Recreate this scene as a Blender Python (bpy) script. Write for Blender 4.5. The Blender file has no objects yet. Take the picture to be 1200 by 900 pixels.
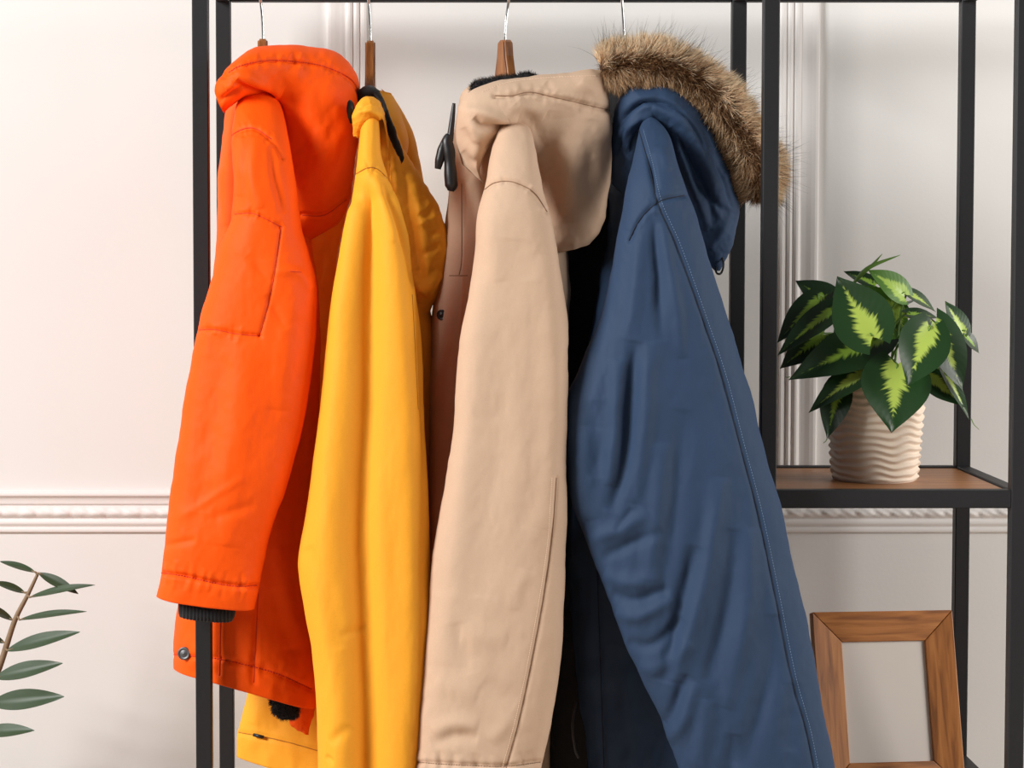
import bpy, bmesh, math, random
import numpy as np
from mathutils import Vector, Matrix
from mathutils.bvhtree import BVHTree

# ------------------------------------------------------------------ camera, light, exposure
scene = bpy.context.scene
COL = scene.collection
FPX, CX0, CY0 = 2620.0, 513.0, 422.0          # focal length and principal point, in px of a 1200x900 frame
CAM = np.array((0.0, -3.54, 1.45))
PITCH = math.radians(3.0)
FWD = np.array((0, math.cos(PITCH), -math.sin(PITCH)))
UPV = np.array((0, math.sin(PITCH), math.cos(PITCH)))

cd = bpy.data.cameras.new('camera'); cam = bpy.data.objects.new('camera', cd); COL.objects.link(cam)
cam.location = CAM; cam.rotation_euler = (math.pi/2 - PITCH, 0, 0)
cd.sensor_width = 36; cd.lens = FPX/1200*36
cd.shift_x = (600-CX0)/1200; cd.shift_y = -(450-CY0)/1200
cd.clip_end = 50
scene.camera = cam

world = bpy.data.worlds.new('world'); scene.world = world; world.use_nodes = True
bg = world.node_tree.nodes['Background']; bg.inputs[0].default_value = (1.0, 0.985, 0.975, 1); bg.inputs[1].default_value = 0.13

def area(name, loc, target, size, size_y, power, color):
    ld = bpy.data.lights.new(name, 'AREA'); ld.shape = 'RECTANGLE'; ld.size = size; ld.size_y = size_y
    ld.energy = power; ld.color = color
    o = bpy.data.objects.new(name, ld); COL.objects.link(o); o.location = loc
    o.rotation_euler = (Vector(target)-Vector(loc)).to_track_quat('-Z', 'Y').to_euler()
    return o
area('window_light', (-4.3, -3.0, 3.6), (0.1, 0.3, 1.15), 2.1, 2.1, 465, (1.0, 0.995, 0.985))
area('right_window_light', (3.6, -1.0, 1.9), (0.7, 0.5, 1.2), 1.6, 1.8, 106, (1.0, 0.97, 0.935))

vs = scene.view_settings
vs.view_transform = 'Standard'; vs.look = 'None'; vs.gamma = 1.0; vs.exposure = 0.0; vs.use_curve_mapping = False

# ------------------------------------------------------------------ geometry helpers
def at(px, py, Y):
    """point on the plane y=Y that this pixel looks at"""
    d = FWD + np.array((1, 0, 0))*(px-CX0)/FPX + UPV*(CY0-py)/FPX
    return CAM + d*((Y-CAM[1])/d[1])
def proj(P):
    v = P-CAM; w = v@FWD
    return CX0+FPX*v[..., 0]/w, CY0-FPX*(v@UPV)/w
def lin(c):
    c = c/255.0
    return c/12.92 if c <= 0.04045 else ((c+0.055)/1.055)**2.4
def rgb(r, g, b): return (lin(r), lin(g), lin(b), 1.0)

def empty(name, loc, label, cat, group=None):
    o = bpy.data.objects.new(name, None); COL.objects.link(o); o.location = loc
    o.empty_display_size = 0.05
    o['label'] = label; o['category'] = cat
    if group: o['group'] = group
    return o
def obj(name, verts, faces, mat, parent=None, smooth=True, kind=None, label=None):
    v = np.asarray(verts, dtype=float).reshape(-1, 3)
    if parent is not None: v = v-np.array(parent_world(parent))
    me = bpy.data.meshes.new(name)
    me.from_pydata(v.tolist(), [], faces)
    me.update()
    if smooth: me.polygons.foreach_set('use_smooth', [True]*len(me.polygons))
    if mat is not None: me.materials.append(mat)
    o = bpy.data.objects.new(name, me); COL.objects.link(o)
    if parent is not None: o.parent = parent
    if kind: o['kind'] = kind
    if label: o['label'] = label
    return o
def parent_world(p):
    w = Vector((0, 0, 0))
    while p is not None:
        w = w+p.location; p = p.parent
    return w
def box_vf(x0, x1, y0, y1, z0, z1, bev=0.0015, seg=1):
    bm = bmesh.new(); bmesh.ops.create_cube(bm, size=1)
    for v in bm.verts:
        v.co = Vector(((x0+x1)/2+v.co.x*(x1-x0), (y0+y1)/2+v.co.y*(y1-y0), (z0+z1)/2+v.co.z*(z1-z0)))
    if bev: bmesh.ops.bevel(bm, geom=bm.edges[:], offset=bev, segments=seg, affect='EDGES', profile=0.5)
    bm.verts.index_update()
    r = [tuple(v.co) for v in bm.verts], [[v.index for v in f.verts] for f in bm.faces]
    bm.free(); return r
def box(name, b, mat, parent=None, bev=0.0015, kind=None):
    v, f = box_vf(*b, bev=bev)
    return obj(name, v, f, mat, parent, smooth=False, kind=kind)
def grid_faces(nv, nu, wrap=True, off=0):
    f = []
    for i in range(nv-1):
        a = off+i*nu; b = a+nu
        for j in range(nu if wrap else nu-1):
            k = (j+1) % nu
            f.append((a+j, a+k, b+k, b+j))
    return f
def tube_vf(pts, rad, n=10, flat=1.0):
    pts = np.asarray(pts, float); m = len(pts)
    rad = np.full(m, rad) if np.isscalar(rad) else np.asarray(rad, float)
    T = np.gradient(pts, axis=0); T /= np.linalg.norm(T, axis=1)[:, None]+1e-12
    ref = np.array((0, -1.0, 0.02)) if abs(T[:, 1]).mean() < 0.8 else np.array((1.0, 0, 0.02))
    V = []
    for i in range(m):
        a = ref-T[i]*(ref@T[i]); a /= np.linalg.norm(a); b = np.cross(T[i], a)
        for k in range(n):
            t = 2*math.pi*k/n
            V.append(pts[i]+rad[i]*(flat*math.cos(t)*a+math.sin(t)*b))
    F = grid_faces(m, n)
    F.append(list(range(n))[::-1]); F.append([(m-1)*n+k for k in range(n)])
    return V, F
def spline(pts, n):
    """Catmull-Rom through the points, n samples"""
    p = np.asarray(pts, float)
    if len(p) == 2: return p[0]+(p[1]-p[0])*np.linspace(0, 1, n)[:, None]
    q = np.vstack((2*p[0]-p[1], p, 2*p[-1]-p[-2])); m = len(p)-1
    out = []
    for t in np.linspace(0, m-1e-9, n):
        i = int(t); u = t-i; a, b, c, d = q[i:i+4]
        out.append(0.5*((2*b)+(-a+c)*u+(2*a-5*b+4*c-d)*u*u+(-a+3*b-3*c+d)*u**3))
    return np.array(out)
def pchip(x, y, xi):
    x = np.asarray(x, float); y = np.asarray(y, float)
    h = np.diff(x); dl = (np.diff(y, axis=0).T/h).T
    d = np.zeros_like(y); d[0] = dl[0]; d[-1] = dl[-1]
    for i in range(1, len(x)-1):
        w1, w2 = 2*h[i]+h[i-1], h[i]+2*h[i-1]
        a, b = dl[i-1], dl[i]
        with np.errstate(divide='ignore', invalid='ignore'):
            v = (w1+w2)/(w1/a+w2/b)
        d[i] = np.where((a*b) > 0, v, 0)
    k = np.clip(np.searchsorted(x, xi)-1, 0, len(x)-2)
    t = ((xi-x[k])/h[k])[:, None]; hh = h[k][:, None]
    return (2*t**3-3*t**2+1)*y[k]+(t**3-2*t**2+t)*hh*d[k]+(-2*t**3+3*t**2)*y[k+1]+(t**3-t**2)*hh*d[k+1]
def vnoise(x, y, seed=0):
    """smooth value noise, numpy, about -1..1"""
    xi = np.floor(x).astype(int); yi = np.floor(y).astype(int)
    fx = x-xi; fy = y-yi; fx = fx*fx*fx*(fx*(6*fx-15)+10); fy = fy*fy*fy*(fy*(6*fy-15)+10)
    def hsh(a, b):
        n = (a*374761393+b*668265263+seed*1442695041) & 0x7fffffff
        n = ((n ^ (n >> 13))*1274126177) & 0x7fffffff
        return ((n ^ (n >> 16)) & 0xffff)/32767.5-1
    return (hsh(xi, yi)*(1-fx)+hsh(xi+1, yi)*fx)*(1-fy)+(hsh(xi, yi+1)*(1-fx)+hsh(xi+1, yi+1)*fx)*fy

def crease_disp(px, py, creases):
    d = np.zeros_like(px)
    for c in creases:
        pts, w, amp = c[0], c[1], c[2]; full = len(c) > 3 and c[3]
        p = spline(pts, max(len(pts)*3, 4)) if len(pts) > 2 else np.asarray(pts, float)
        seg = np.diff(p, axis=0); L = np.linalg.norm(seg, axis=1); cum = np.concatenate(([0], np.cumsum(L))); tot = cum[-1]
        best = np.full(px.shape, 1e9); s = np.zeros_like(px)
        lo = p.min(0)-4*w; hi = p.max(0)+4*w
        msk = (px > lo[0]) & (px < hi[0]) & (py > lo[1]) & (py < hi[1])
        if not msk.any(): continue
        qx, qy = px[msk], py[msk]; bb = np.full(qx.shape, 1e9); ss = np.zeros_like(qx)
        for i in range(len(seg)):
            t = np.clip(((qx-p[i, 0])*seg[i, 0]+(qy-p[i, 1])*seg[i, 1])/(L[i]**2+1e-9), 0, 1)
            dd = np.hypot(qx-p[i, 0]-t*seg[i, 0], qy-p[i, 1]-t*seg[i, 1])
            u = dd < bb; bb = np.where(u, dd, bb); ss = np.where(u, (cum[i]+t*L[i])/tot, ss)
        tp = 1.0 if full else np.sqrt(np.clip(np.sin(np.pi*ss), 0, 1))
        d[msk] += amp*np.exp(-(bb/w)**2)*tp
    return d

def pucker(line, n, ln, amp, w=2.4, seed=1, side=0):
    """short gathers standing across a seam line"""
    rnd = random.Random(seed); p = spline(line, 60); out = []
    for k in range(n):
        i = min(58, int((k+rnd.uniform(.2, .8))/n*59)); t = p[i+1]-p[i]; t /= np.linalg.norm(t)+1e-9
        q = np.array((-t[1], t[0])); l = ln*rnd.uniform(.5, 1.2)
        a = p[i]-q*l*(0 if side > 0 else 1); b = p[i]+q*l*(0 if side < 0 else 1)
        b = b+t*rnd.uniform(-.35, .35)*l
        out.append(((tuple(a), tuple(b)), w*rnd.uniform(.8, 1.4), amp*rnd.uniform(.4, 1.2)*(1 if rnd.random() < .5 else -1)))
    return out

def loft(rows, nv=220, nu=130, creases=(), noise=(0.0015, 14, 40, 1), expo=2.0, lip=True, sag=None, fold=1.0):
    """Sweep of flattened rings. A row is (xl, yl, xr, yr, depth, half thickness): the two silhouette
    points of a ring, the plane it hangs in and how thick the cloth is blown up there."""
    R = np.array(rows, float)
    Lp = np.array([at(r[0], r[1], r[4]) for r in R]); Rp = np.array([at(r[2], r[3], r[4]) for r in R])
    cen = (Lp+Rp)/2
    t = np.concatenate(([0], np.cumsum(np.linalg.norm(np.diff(cen, axis=0), axis=1)+0.4*np.linalg.norm(np.diff(Rp-Lp, axis=0), axis=1)+1e-4)))
    ti = np.linspace(0, t[-1], nv)
    D = pchip(t, np.hstack((Lp, Rp, R[:, 5:6])), ti)
    Li, Ri, th = D[:, :3], D[:, 3:6], D[:, 6]
    nf = int(nu*0.68)
    ang = np.concatenate((np.linspace(-math.pi, 0, nf, endpoint=False), np.linspace(0, math.pi, nu-nf, endpoint=False)))
    ca, sa = np.cos(ang), np.sin(ang)
    cx = np.sign(ca)*np.abs(ca)**(2/expo); sy = np.sign(sa)*np.abs(sa)**(2/expo)
    C = (Li+Ri)/2; H = (Ri-Li)/2
    P = C[:, None, :]+H[:, None, :]*cx[None, :, None]
    P[..., 1] += th[:, None]*sy[None, :]
    if sag is not None:
        w = np.clip((ti-(ti[-1]-sag[1]))/sag[1], 0, 1)[:, None]*(1-np.abs(cx)**2)[None, :]
        P[..., 2] -= sag[0]*w
    def normals(P):
        du = np.roll(P, -1, 1)-np.roll(P, 1, 1); dv = np.gradient(P, axis=0)
        N = np.cross(dv, du); N /= np.linalg.norm(N, axis=2)[..., None]+1e-12
        if ((N*(P-C[:, None, :])).sum()) < 0: N = -N
        return N
    N = normals(P)
    px, py = proj(P)
    front = np.clip(-N[..., 1]*3.0+0.1, 0, 1)
    disp = crease_disp(px, py, [(c[0], c[1], c[2]*(fold if c[1] >= 7 else 1))+tuple(c[3:]) for c in creases])*front
    if noise[0]:
        a, sx, sy_, sd = noise
        disp += a*(vnoise(px/sx, py/sy_, sd)+0.5*vnoise(px/sx*2.1+py/sy_*.4, py/sy_*1.9, sd+1)+0.25*vnoise(px/sx*4.5, py/sy_*5, sd+2))
    P = P+N*disp[..., None]
    V = P.reshape(-1, 3); F = grid_faces(nv, nu)
    V = list(map(tuple, V)); base = (nv-1)*nu
    F.append(list(range(nu)))
    if lip:
        c = P[-1].mean(0); prev = base; dirv = P[-6].mean(0)-P[-1].mean(0); dirv /= np.linalg.norm(dirv)
        for sc, up in ((0.965, -0.001), (0.93, 0.004), (0.92, 0.035)):
            ring = c+(P[-1]-c)*sc+dirv*up; off = len(V); V += list(map(tuple, ring))
            for j in range(nu):
                k = (j+1) % nu; F.append((prev+j, prev+k, off+k, off+j))
            prev = off
        F.append([prev+j for j in range(nu)][::-1])
    else:
        F.append([base+j for j in range(nu)][::-1])
    return V, F, normals(P), P

class Cloth:
    """a lofted garment part with a ray-cast tree, so that seams and buttons can be sewn onto it"""
    def __init__(s, name, parent, mat, rows, **k):
        lab = k.pop('label', None)
        s.V, s.F, s.N, s.P = loft(rows, **k)
        s.o = obj(name, s.V, s.F, mat, parent, label=lab)
        s.tree = BVHTree.FromPolygons([Vector(v) for v in s.V], s.F)
    def hit(s, px, py):
        d = FWD+np.array((1, 0, 0))*(px-CX0)/FPX+UPV*(CY0-py)/FPX
        d = Vector(d).normalized()
        r = s.tree.ray_cast(Vector(CAM), d)
        return (None, None) if r[0] is None else (np.array(r[0]), np.array(r[1]))
    def seam(s, line, mat, r=0.0009, dash=None, name='seam', lift=0.3):
        p = spline(line, max(8, int(np.linalg.norm(np.diff(np.array(line, float), axis=0), axis=1).sum()/2.5)))
        runs, cur, acc = [], [], 0
        for i, (x, y) in enumerate(p):
            h, n = s.hit(x, y)
            if h is None:
                if len(cur) > 1: runs.append(cur)
                cur = []; continue
            if n[1] > 0: n = -n
            cur.append(h+n*r*lift)
        if len(cur) > 1: runs.append(cur)
        V, F = [], []
        for c in runs:
            c = np.array(c)
            if dash:
                L = np.concatenate(([0], np.cumsum(np.linalg.norm(np.diff(c, axis=0), axis=1))))
                q = 0.0
                while q+dash[0] < L[-1]:
                    tt = np.array((q, q+dash[0]*.5, q+dash[0]))
                    seg = np.stack([np.interp(tt, L, c[:, k]) for k in range(3)], 1)
                    v, f = tube_vf(seg, r, 5); o = len(V); V += v; F += [[i+o for i in g] for g in f]
                    q += dash[0]+dash[1]
            else:
                v, f = tube_vf(c, r, 6); o = len(V); V += v; F += [[i+o for i in g] for g in f]
        if V: return obj(name, V, F, mat, s.o)

def lathe_vf(prof, n=24, axis='z', center=(0, 0, 0), fn=None):
    V = []
    for r, z in prof:
        for k in range(n):
            t = 2*math.pi*k/n
            rr = r+(fn(t, z) if fn else 0)
            V.append((center[0]+rr*math.cos(t), center[1]+rr*math.sin(t), center[2]+z))
    F = grid_faces(len(prof), n)
    F = [f[::-1] for f in F]
    F.append(list(range(n))[::-1]); F.append([(len(prof)-1)*n+k for k in range(n)])
    return V, F

# ------------------------------------------------------------------ materials
def newmat(name):
    m = bpy.data.materials.new(name); m.use_nodes = True
    nt = m.node_tree; return m, nt, nt.nodes['Principled BSDF']
def node(nt, t, **k):
    n = nt.nodes.new(t)
    for a, b in k.items(): setattr(n, a, b)
    return n
def bump(nt, bsdf, src, strength, dist):
    b = node(nt, 'ShaderNodeBump'); b.inputs['Strength'].default_value = strength; b.inputs['Distance'].default_value = dist
    nt.links.new(src, b.inputs['Height']); nt.links.new(b.outputs[0], bsdf.inputs['Normal']); return b
def simple(name, col, rough=0.5, metal=0.0, var=0.0, scale=40, bmp=0.0, bscale=300, coat=0.0, spec=0.5):
    m, nt, p = newmat(name)
    p.inputs['Base Color'].default_value = col; p.inputs['Roughness'].default_value = rough; p.inputs['Metallic'].default_value = metal
    p.inputs['Coat Weight'].default_value = coat; p.inputs['Specular IOR Level'].default_value = spec
    tc = node(nt, 'ShaderNodeTexCoord')
    if var:
        n = node(nt, 'ShaderNodeTexNoise'); n.inputs['Scale'].default_value = scale; n.inputs['Detail'].default_value = 4
        nt.links.new(tc.outputs['Object'], n.inputs['Vector'])
        mx = node(nt, 'ShaderNodeMix', data_type='RGBA')
        mx.inputs[6].default_value = tuple(c*(1-var) for c in col[:3])+(1,); mx.inputs[7].default_value = tuple(min(1, c*(1+var)) for c in col[:3])+(1,)
        nt.links.new(n.outputs[0], mx.inputs[0]); nt.links.new(mx.outputs[2], p.inputs['Base Color'])
    if bmp:
        n2 = node(nt, 'ShaderNodeTexNoise'); n2.inputs['Scale'].default_value = bscale; n2.inputs['Detail'].default_value = 3
        nt.links.new(tc.outputs['Object'], n2.inputs['Vector']); bump(nt, p, n2.outputs[0], bmp, 0.002)
    return m
def fabric(name, col, rough=0.62, weave=900, wst=0.25, sheen=0.15, crumple=0.25, spec=0.35):
    m, nt, p = newmat(name)
    p.inputs['Roughness'].default_value = rough; p.inputs['Sheen Weight'].default_value = sheen
    p.inputs['Sheen Roughness'].default_value = 0.5; p.inputs['Specular IOR Level'].default_value = spec
    tc = node(nt, 'ShaderNodeTexCoord')
    w1 = node(nt, 'ShaderNodeTexWave', bands_direction='X'); w1.inputs['Scale'].default_value = weave/6.28
    w2 = node(nt, 'ShaderNodeTexWave', bands_direction='Z'); w2.inputs['Scale'].default_value = weave/6.28
    n1 = node(nt, 'ShaderNodeTexNoise'); n1.inputs['Scale'].default_value = 60; n1.inputs['Detail'].default_value = 5
    n2 = node(nt, 'ShaderNodeTexNoise'); n2.inputs['Scale'].default_value = 500; n2.inputs['Detail'].default_value = 2
    for n in (w1, w2, n1, n2): nt.links.new(tc.outputs['Object'], n.inputs['Vector'])
    a = node(nt, 'ShaderNodeMath', operation='MULTIPLY'); nt.links.new(w1.outputs['Fac'], a.inputs[0]); nt.links.new(w2.outputs['Fac'], a.inputs[1])
    b = node(nt, 'ShaderNodeMath', operation='MULTIPLY_ADD'); b.inputs[1].default_value = 0.5
    nt.links.new(n2.outputs[0], b.inputs[0]); nt.links.new(a.outputs[0], b.inputs[2])
    b1 = node(nt, 'ShaderNodeBump'); b1.inputs['Strength'].default_value = crumple; b1.inputs['Distance'].default_value = 0.004
    nt.links.new(n1.outputs[0], b1.inputs['Height'])
    b2 = node(nt, 'ShaderNodeBump'); b2.inputs['Strength'].default_value = wst; b2.inputs['Distance'].default_value = 0.0006
    nt.links.new(b.outputs[0], b2.inputs['Height']); nt.links.new(b1.outputs[0], b2.inputs['Normal']); nt.links.new(b2.outputs[0], p.inputs['Normal'])
    mx = node(nt, 'ShaderNodeMix', data_type='RGBA')
    mx.inputs[6].default_value = tuple(c*0.93 for c in col[:3])+(1,); mx.inputs[7].default_value = tuple(min(1, c*1.05) for c in col[:3])+(1,)
    nt.links.new(n2.outputs[0], mx.inputs[0]); nt.links.new(mx.outputs[2], p.inputs['Base Color'])
    return m
def wood(name, c1, c2, c3, scale=(1, 1, 1), rough=0.45, ring=6.0):
    m, nt, p = newmat(name); p.inputs['Roughness'].default_value = rough
    tc = node(nt, 'ShaderNodeTexCoord'); mp = node(nt, 'ShaderNodeMapping'); mp.inputs['Scale'].default_value = scale
    nt.links.new(tc.outputs['Object'], mp.inputs[0])
    n = node(nt, 'ShaderNodeTexNoise'); n.inputs['Scale'].default_value = ring; n.inputs['Detail'].default_value = 8; n.inputs['Distortion'].default_value = 0.6
    nt.links.new(mp.outputs[0], n.inputs['Vector'])
    cr = node(nt, 'ShaderNodeValToRGB'); e = cr.color_ramp.elements
    e[0].position = 0.32; e[0].color = c1; e[1].position = 0.7; e[1].color = c3
    x = cr.color_ramp.elements.new(0.5); x.color = c2
    nt.links.new(n.outputs[0], cr.inputs[0]); nt.links.new(cr.outputs[0], p.inputs['Base Color'])
    bump(nt, p, n.outputs[0], 0.15, 0.001)
    return m
def wall_mat(name, col):
    m, nt, p = newmat(name); p.inputs['Roughness'].default_value = 0.75; p.inputs['Specular IOR Level'].default_value = 0.25
    tc = node(nt, 'ShaderNodeTexCoord')
    n = node(nt, 'ShaderNodeTexNoise'); n.inputs['Scale'].default_value = 140; n.inputs['Detail'].default_value = 4
    n2 = node(nt, 'ShaderNodeTexNoise'); n2.inputs['Scale'].default_value = 3.5; n2.inputs['Detail'].default_value = 3
    nt.links.new(tc.outputs['Object'], n.inputs[0]); nt.links.new(tc.outputs['Object'], n2.inputs[0])
    mx = node(nt, 'ShaderNodeMix', data_type='RGBA')
    mx.inputs[6].default_value = tuple(c*0.975 for c in col[:3])+(1,); mx.inputs[7].default_value = tuple(min(1, c*1.02) for c in col[:3])+(1,)
    nt.links.new(n2.outputs[0], mx.inputs[0]); nt.links.new(mx.outputs[2], p.inputs['Base Color'])
    bump(nt, p, n.outputs[0], 0.12, 0.0015)
    return m
def leaf_mat(name, dark, lime, amount=0.42, rough=0.38):
    m, nt, p = newmat(name); p.inputs['Roughness'].default_value = rough; p.inputs['Specular IOR Level'].default_value = 0.5
    uv = node(nt, 'ShaderNodeUVMap'); sep = node(nt, 'ShaderNodeSeparateXYZ'); nt.links.new(uv.outputs[0], sep.inputs[0])
    oi = node(nt, 'ShaderNodeObjectInfo')
    ab = node(nt, 'ShaderNodeMath', operation='ABSOLUTE')
    sh = node(nt, 'ShaderNodeMath', operation='SUBTRACT'); sh.inputs[1].default_value = 0.5; nt.links.new(sep.outputs[0], sh.inputs[0])
    nt.links.new(sh.outputs[0], ab.inputs[0])                      # |s| in 0..0.5
    # feathered edge: noise stretched along the side veins
    comb = node(nt, 'ShaderNodeCombineXYZ')
    k1 = node(nt, 'ShaderNodeMath', operation='MULTIPLY_ADD'); k1.inputs[1].default_value = -0.55; nt.links.new(ab.outputs[0], k1.inputs[0]); nt.links.new(sep.outputs[1], k1.inputs[2])
    k2 = node(nt, 'ShaderNodeMath', operation='MULTIPLY'); k2.inputs[1].default_value = 26; nt.links.new(k1.outputs[0], k2.inputs[0])
    nt.links.new(k2.outputs[0], comb.inputs[0]); nt.links.new(sep.outputs[0], comb.inputs[1])
    k3 = node(nt, 'ShaderNodeMath', operation='MULTIPLY'); k3.inputs[1].default_value = 37; nt.links.new(oi.outputs['Random'], k3.inputs[0]); nt.links.new(k3.outputs[0], comb.inputs[2])
    n = node(nt, 'ShaderNodeTexNoise'); n.inputs['Scale'].default_value = 1.0; n.inputs['Detail'].default_value = 3; nt.links.new(comb.outputs[0], n.inputs['Vector'])
    # threshold shrinks towards the tip
    th = node(nt, 'ShaderNodeMapRange'); th.inputs['From Min'].default_value = 0.02; th.inputs['From Max'].default_value = 0.9
    th.inputs['To Min'].default_value = amount*0.62; th.inputs['To Max'].default_value = -0.02; nt.links.new(sep.outputs[1], th.inputs['Value'])
    nn = node(nt, 'ShaderNodeMath', operation='MULTIPLY_ADD'); nn.inputs[1].default_value = 0.36; nn.inputs[2].default_value = -0.18; nt.links.new(n.outputs[0], nn.inputs[0])
    ad = node(nt, 'ShaderNodeMath', operation='ADD'); nt.links.new(th.outputs[0], ad.inputs[0]); nt.links.new(nn.outputs[0], ad.inputs[1])
    df = node(nt, 'ShaderNodeMath', operation='SUBTRACT'); nt.links.new(ad.outputs[0], df.inputs[0]); nt.links.new(ab.outputs[0], df.inputs[1])
    ms = node(nt, 'ShaderNodeMapRange'); ms.inputs['From Min'].default_value = -0.02; ms.inputs['From Max'].default_value = 0.07; nt.links.new(df.outputs[0], ms.inputs['Value'])
    mx = node(nt, 'ShaderNodeMix', data_type='RGBA'); mx.inputs[6].default_value = dark; mx.inputs[7].default_value = lime
    nt.links.new(ms.outputs[0], mx.inputs[0]); nt.links.new(mx.outputs[2], p.inputs['Base Color'])
    wv = node(nt, 'ShaderNodeMath', operation='SINE'); k4 = node(nt, 'ShaderNodeMath', operation='MULTIPLY'); k4.inputs[1].default_value = 60
    nt.links.new(k1.outputs[0], k4.inputs[0]); nt.links.new(k4.outputs[0], wv.inputs[0]); bump(nt, p, wv.outputs[0], 0.05, 0.0006)
    return m
def hair_mat(name):
    m, nt, p = newmat(name); p.inputs['Roughness'].default_value = 0.55; p.inputs['Specular IOR Level'].default_value = 0.25
    a = node(nt, 'ShaderNodeVertexColor', layer_name='strand'); nt.links.new(a.outputs[0], p.inputs['Base Color']); return m

M = dict(
    wall=wall_mat('wall_paint', rgb(225, 223, 220)),
    trim=wall_mat('trim_paint', rgb(230, 226, 223)),
    floor=wood('floor_wood', rgb(158, 136, 116), rgb(176, 154, 134), rgb(190, 170, 150), (6, 0.6, 1)),
    metal=simple('black_powder_coat', rgb(36, 36, 38), 0.5, 0.0, 0.12, 120, 0.12, 700, spec=0.3),
    shelf=wood('shelf_wood', rgb(132, 84, 46), rgb(158, 104, 60), rgb(174, 120, 72), (1.2, 12, 12), 0.4, 5),
    chrome=simple('chrome', rgb(215, 215, 215), 0.12, 1.0),
    hanger=wood('hanger_wood', rgb(120, 68, 28), rgb(150, 92, 42), rgb(170, 110, 55), (20, 20, 2), 0.35, 6),
    orange=fabric('orange_nylon', rgb(252, 88, 8), 0.6, 1100, 0.12, 0.0, 0.12, 0.16),
    orange_thread=simple('orange_thread', rgb(206, 56, 10), 0.8),
    yellow=fabric('yellow_cotton', rgb(243, 166, 46), 0.66, 1500, 0.1, 0.0, 0.1, 0.18),
    yellow_thread=simple('yellow_thread', rgb(172, 108, 22), 0.8),
    beige=fabric('beige_twill', rgb(203, 173, 147), 0.8, 1500, 0.12, 0.0, 0.12, 0.2),
    beige_thread=simple('beige_thread', rgb(150, 118, 94), 0.85),
    beige_light_thread=simple('beige_pale_thread', rgb(226, 198, 172), 0.85),
    navy=fabric('navy_cotton', rgb(45, 65, 93), 0.7, 1500, 0.12, 0.0, 0.12, 0.25),
    navy_thread=simple('navy_dark_thread', rgb(24, 32, 46), 0.85),
    navy_light=simple('navy_pale_thread', rgb(120, 142, 170), 0.85),
    black=fabric('black_knit', rgb(26, 26, 28), 0.9, 500, 0.4, 0.1, 0.2),
    black_plastic=simple('black_plastic', rgb(24, 24, 26), 0.4),
    snap=simple('gunmetal_snap', rgb(96, 96, 98), 0.45, 0.8),
    fur_core=simple('fur_root', rgb(70, 46, 30), 0.9, 0, .3, 60),
    hair=hair_mat('fur_hair'),
    pot=simple('cream_pot', rgb(228, 210, 190), 0.6, 0, 0.06, 30, 0.15, 200),
    soil=simple('dark_soil', rgb(48, 36, 28), 0.95, 0, 0.3, 60, 0.8, 120),
    stem=simple('green_stem', rgb(92, 128, 48), 0.5, 0, 0.2, 30),
    leaf=leaf_mat('variegated_leaf', rgb(28, 60, 24), rgb(176, 200, 88)),
    leaf_dark=leaf_mat('deep_variegated_leaf', rgb(22, 50, 20), rgb(140, 176, 62), 0.36),
    leaf_young=leaf_mat('young_variegated_leaf', rgb(74, 116, 36), rgb(160, 190, 76), 0.62),
    frame=wood('oak_frame', rgb(124, 72, 28), rgb(164, 102, 46), rgb(188, 124, 64), (14, 14, 1.1), 0.45, 7),
    frame_h=wood('oak_frame_cross', rgb(124, 72, 28), rgb(164, 102, 46), rgb(188, 124, 64), (1.1, 14, 14), 0.45, 7),
    mat_board=simple('white_card', rgb(214, 206, 198), 0.7, 0, 0.02, 20),
    zz_leaf=simple('zz_leaf', rgb(50, 68, 42), 0.45, 0, 0.25, 25),
    zz_stem=simple('zz_stem', rgb(128, 104, 78), 0.6, 0, 0.2, 60),
    floor_pot=simple('grey_floor_pot', rgb(190, 186, 180), 0.6, 0, 0.05, 20, 0.1, 100),
)

# ------------------------------------------------------------------ room
WY = 0.55
def struct(name, b, mat, bev=0): return box(name, b, mat, None, bev, 'structure')
struct('wall_back', (-3.2, 3.2, WY, WY+0.1, 0, 2.9), M['wall'])
struct('floor', (-3.2, 3.2, -4.6, WY, -0.05, 0), M['floor'])
struct('baseboard_back', (-3.2, 3.2, WY-0.016, WY, 0, 0.12), M['trim'], 0.004)

def extrude_profile(name, prof, x0, x1, n, mat, fn=None):
    """chair rail: profile of (out, z) swept along x, with a carved band"""
    prof = np.array(prof); xs = np.linspace(x0, x1, n); V = []
    for x in xs:
        for k, (o, z) in enumerate(prof):
            oo = .62*o+(fn(x, z) if fn else 0)
            V.append((x, WY-oo, z))
    return obj(name, V, grid_faces(n, len(prof), False), mat, None, True, 'structure')
zr = lambda py: at(300, py, WY)[2]
zt, zb = zr(576), zr(624)
def P_(f): return zb+(zt-zb)*f
prof = [(0, P_(0)), (0.006, P_(0)), (0.009, P_(.03)), (0.010, P_(.10)), (0.006, P_(.13)), (0.006, P_(.16)), (0.013, P_(.20)), (0.015, P_(.26)), (0.012, P_(.31)), (0.008, P_(.33)), (0.008, P_(.36))]
for k in range(9):
    f = .37+k*.03; prof.append((0.010+0.010*math.sin(math.pi*k/8), P_(f)))
prof += [(0.010, P_(.63)), (0.008, P_(.65)), (0.008, P_(.68))]
for k in range(7):
    a = k/6*math.pi/2; prof.append((0.008+0.012*(1-math.cos(a)) , P_(.68+.22*math.sin(a))))
prof += [(0.021, P_(.93)), (0.021, P_(.98)), (0.018, P_(1.0)), (0, P_(1.0))]
c0, c1 = P_(.36), P_(.64)
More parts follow.
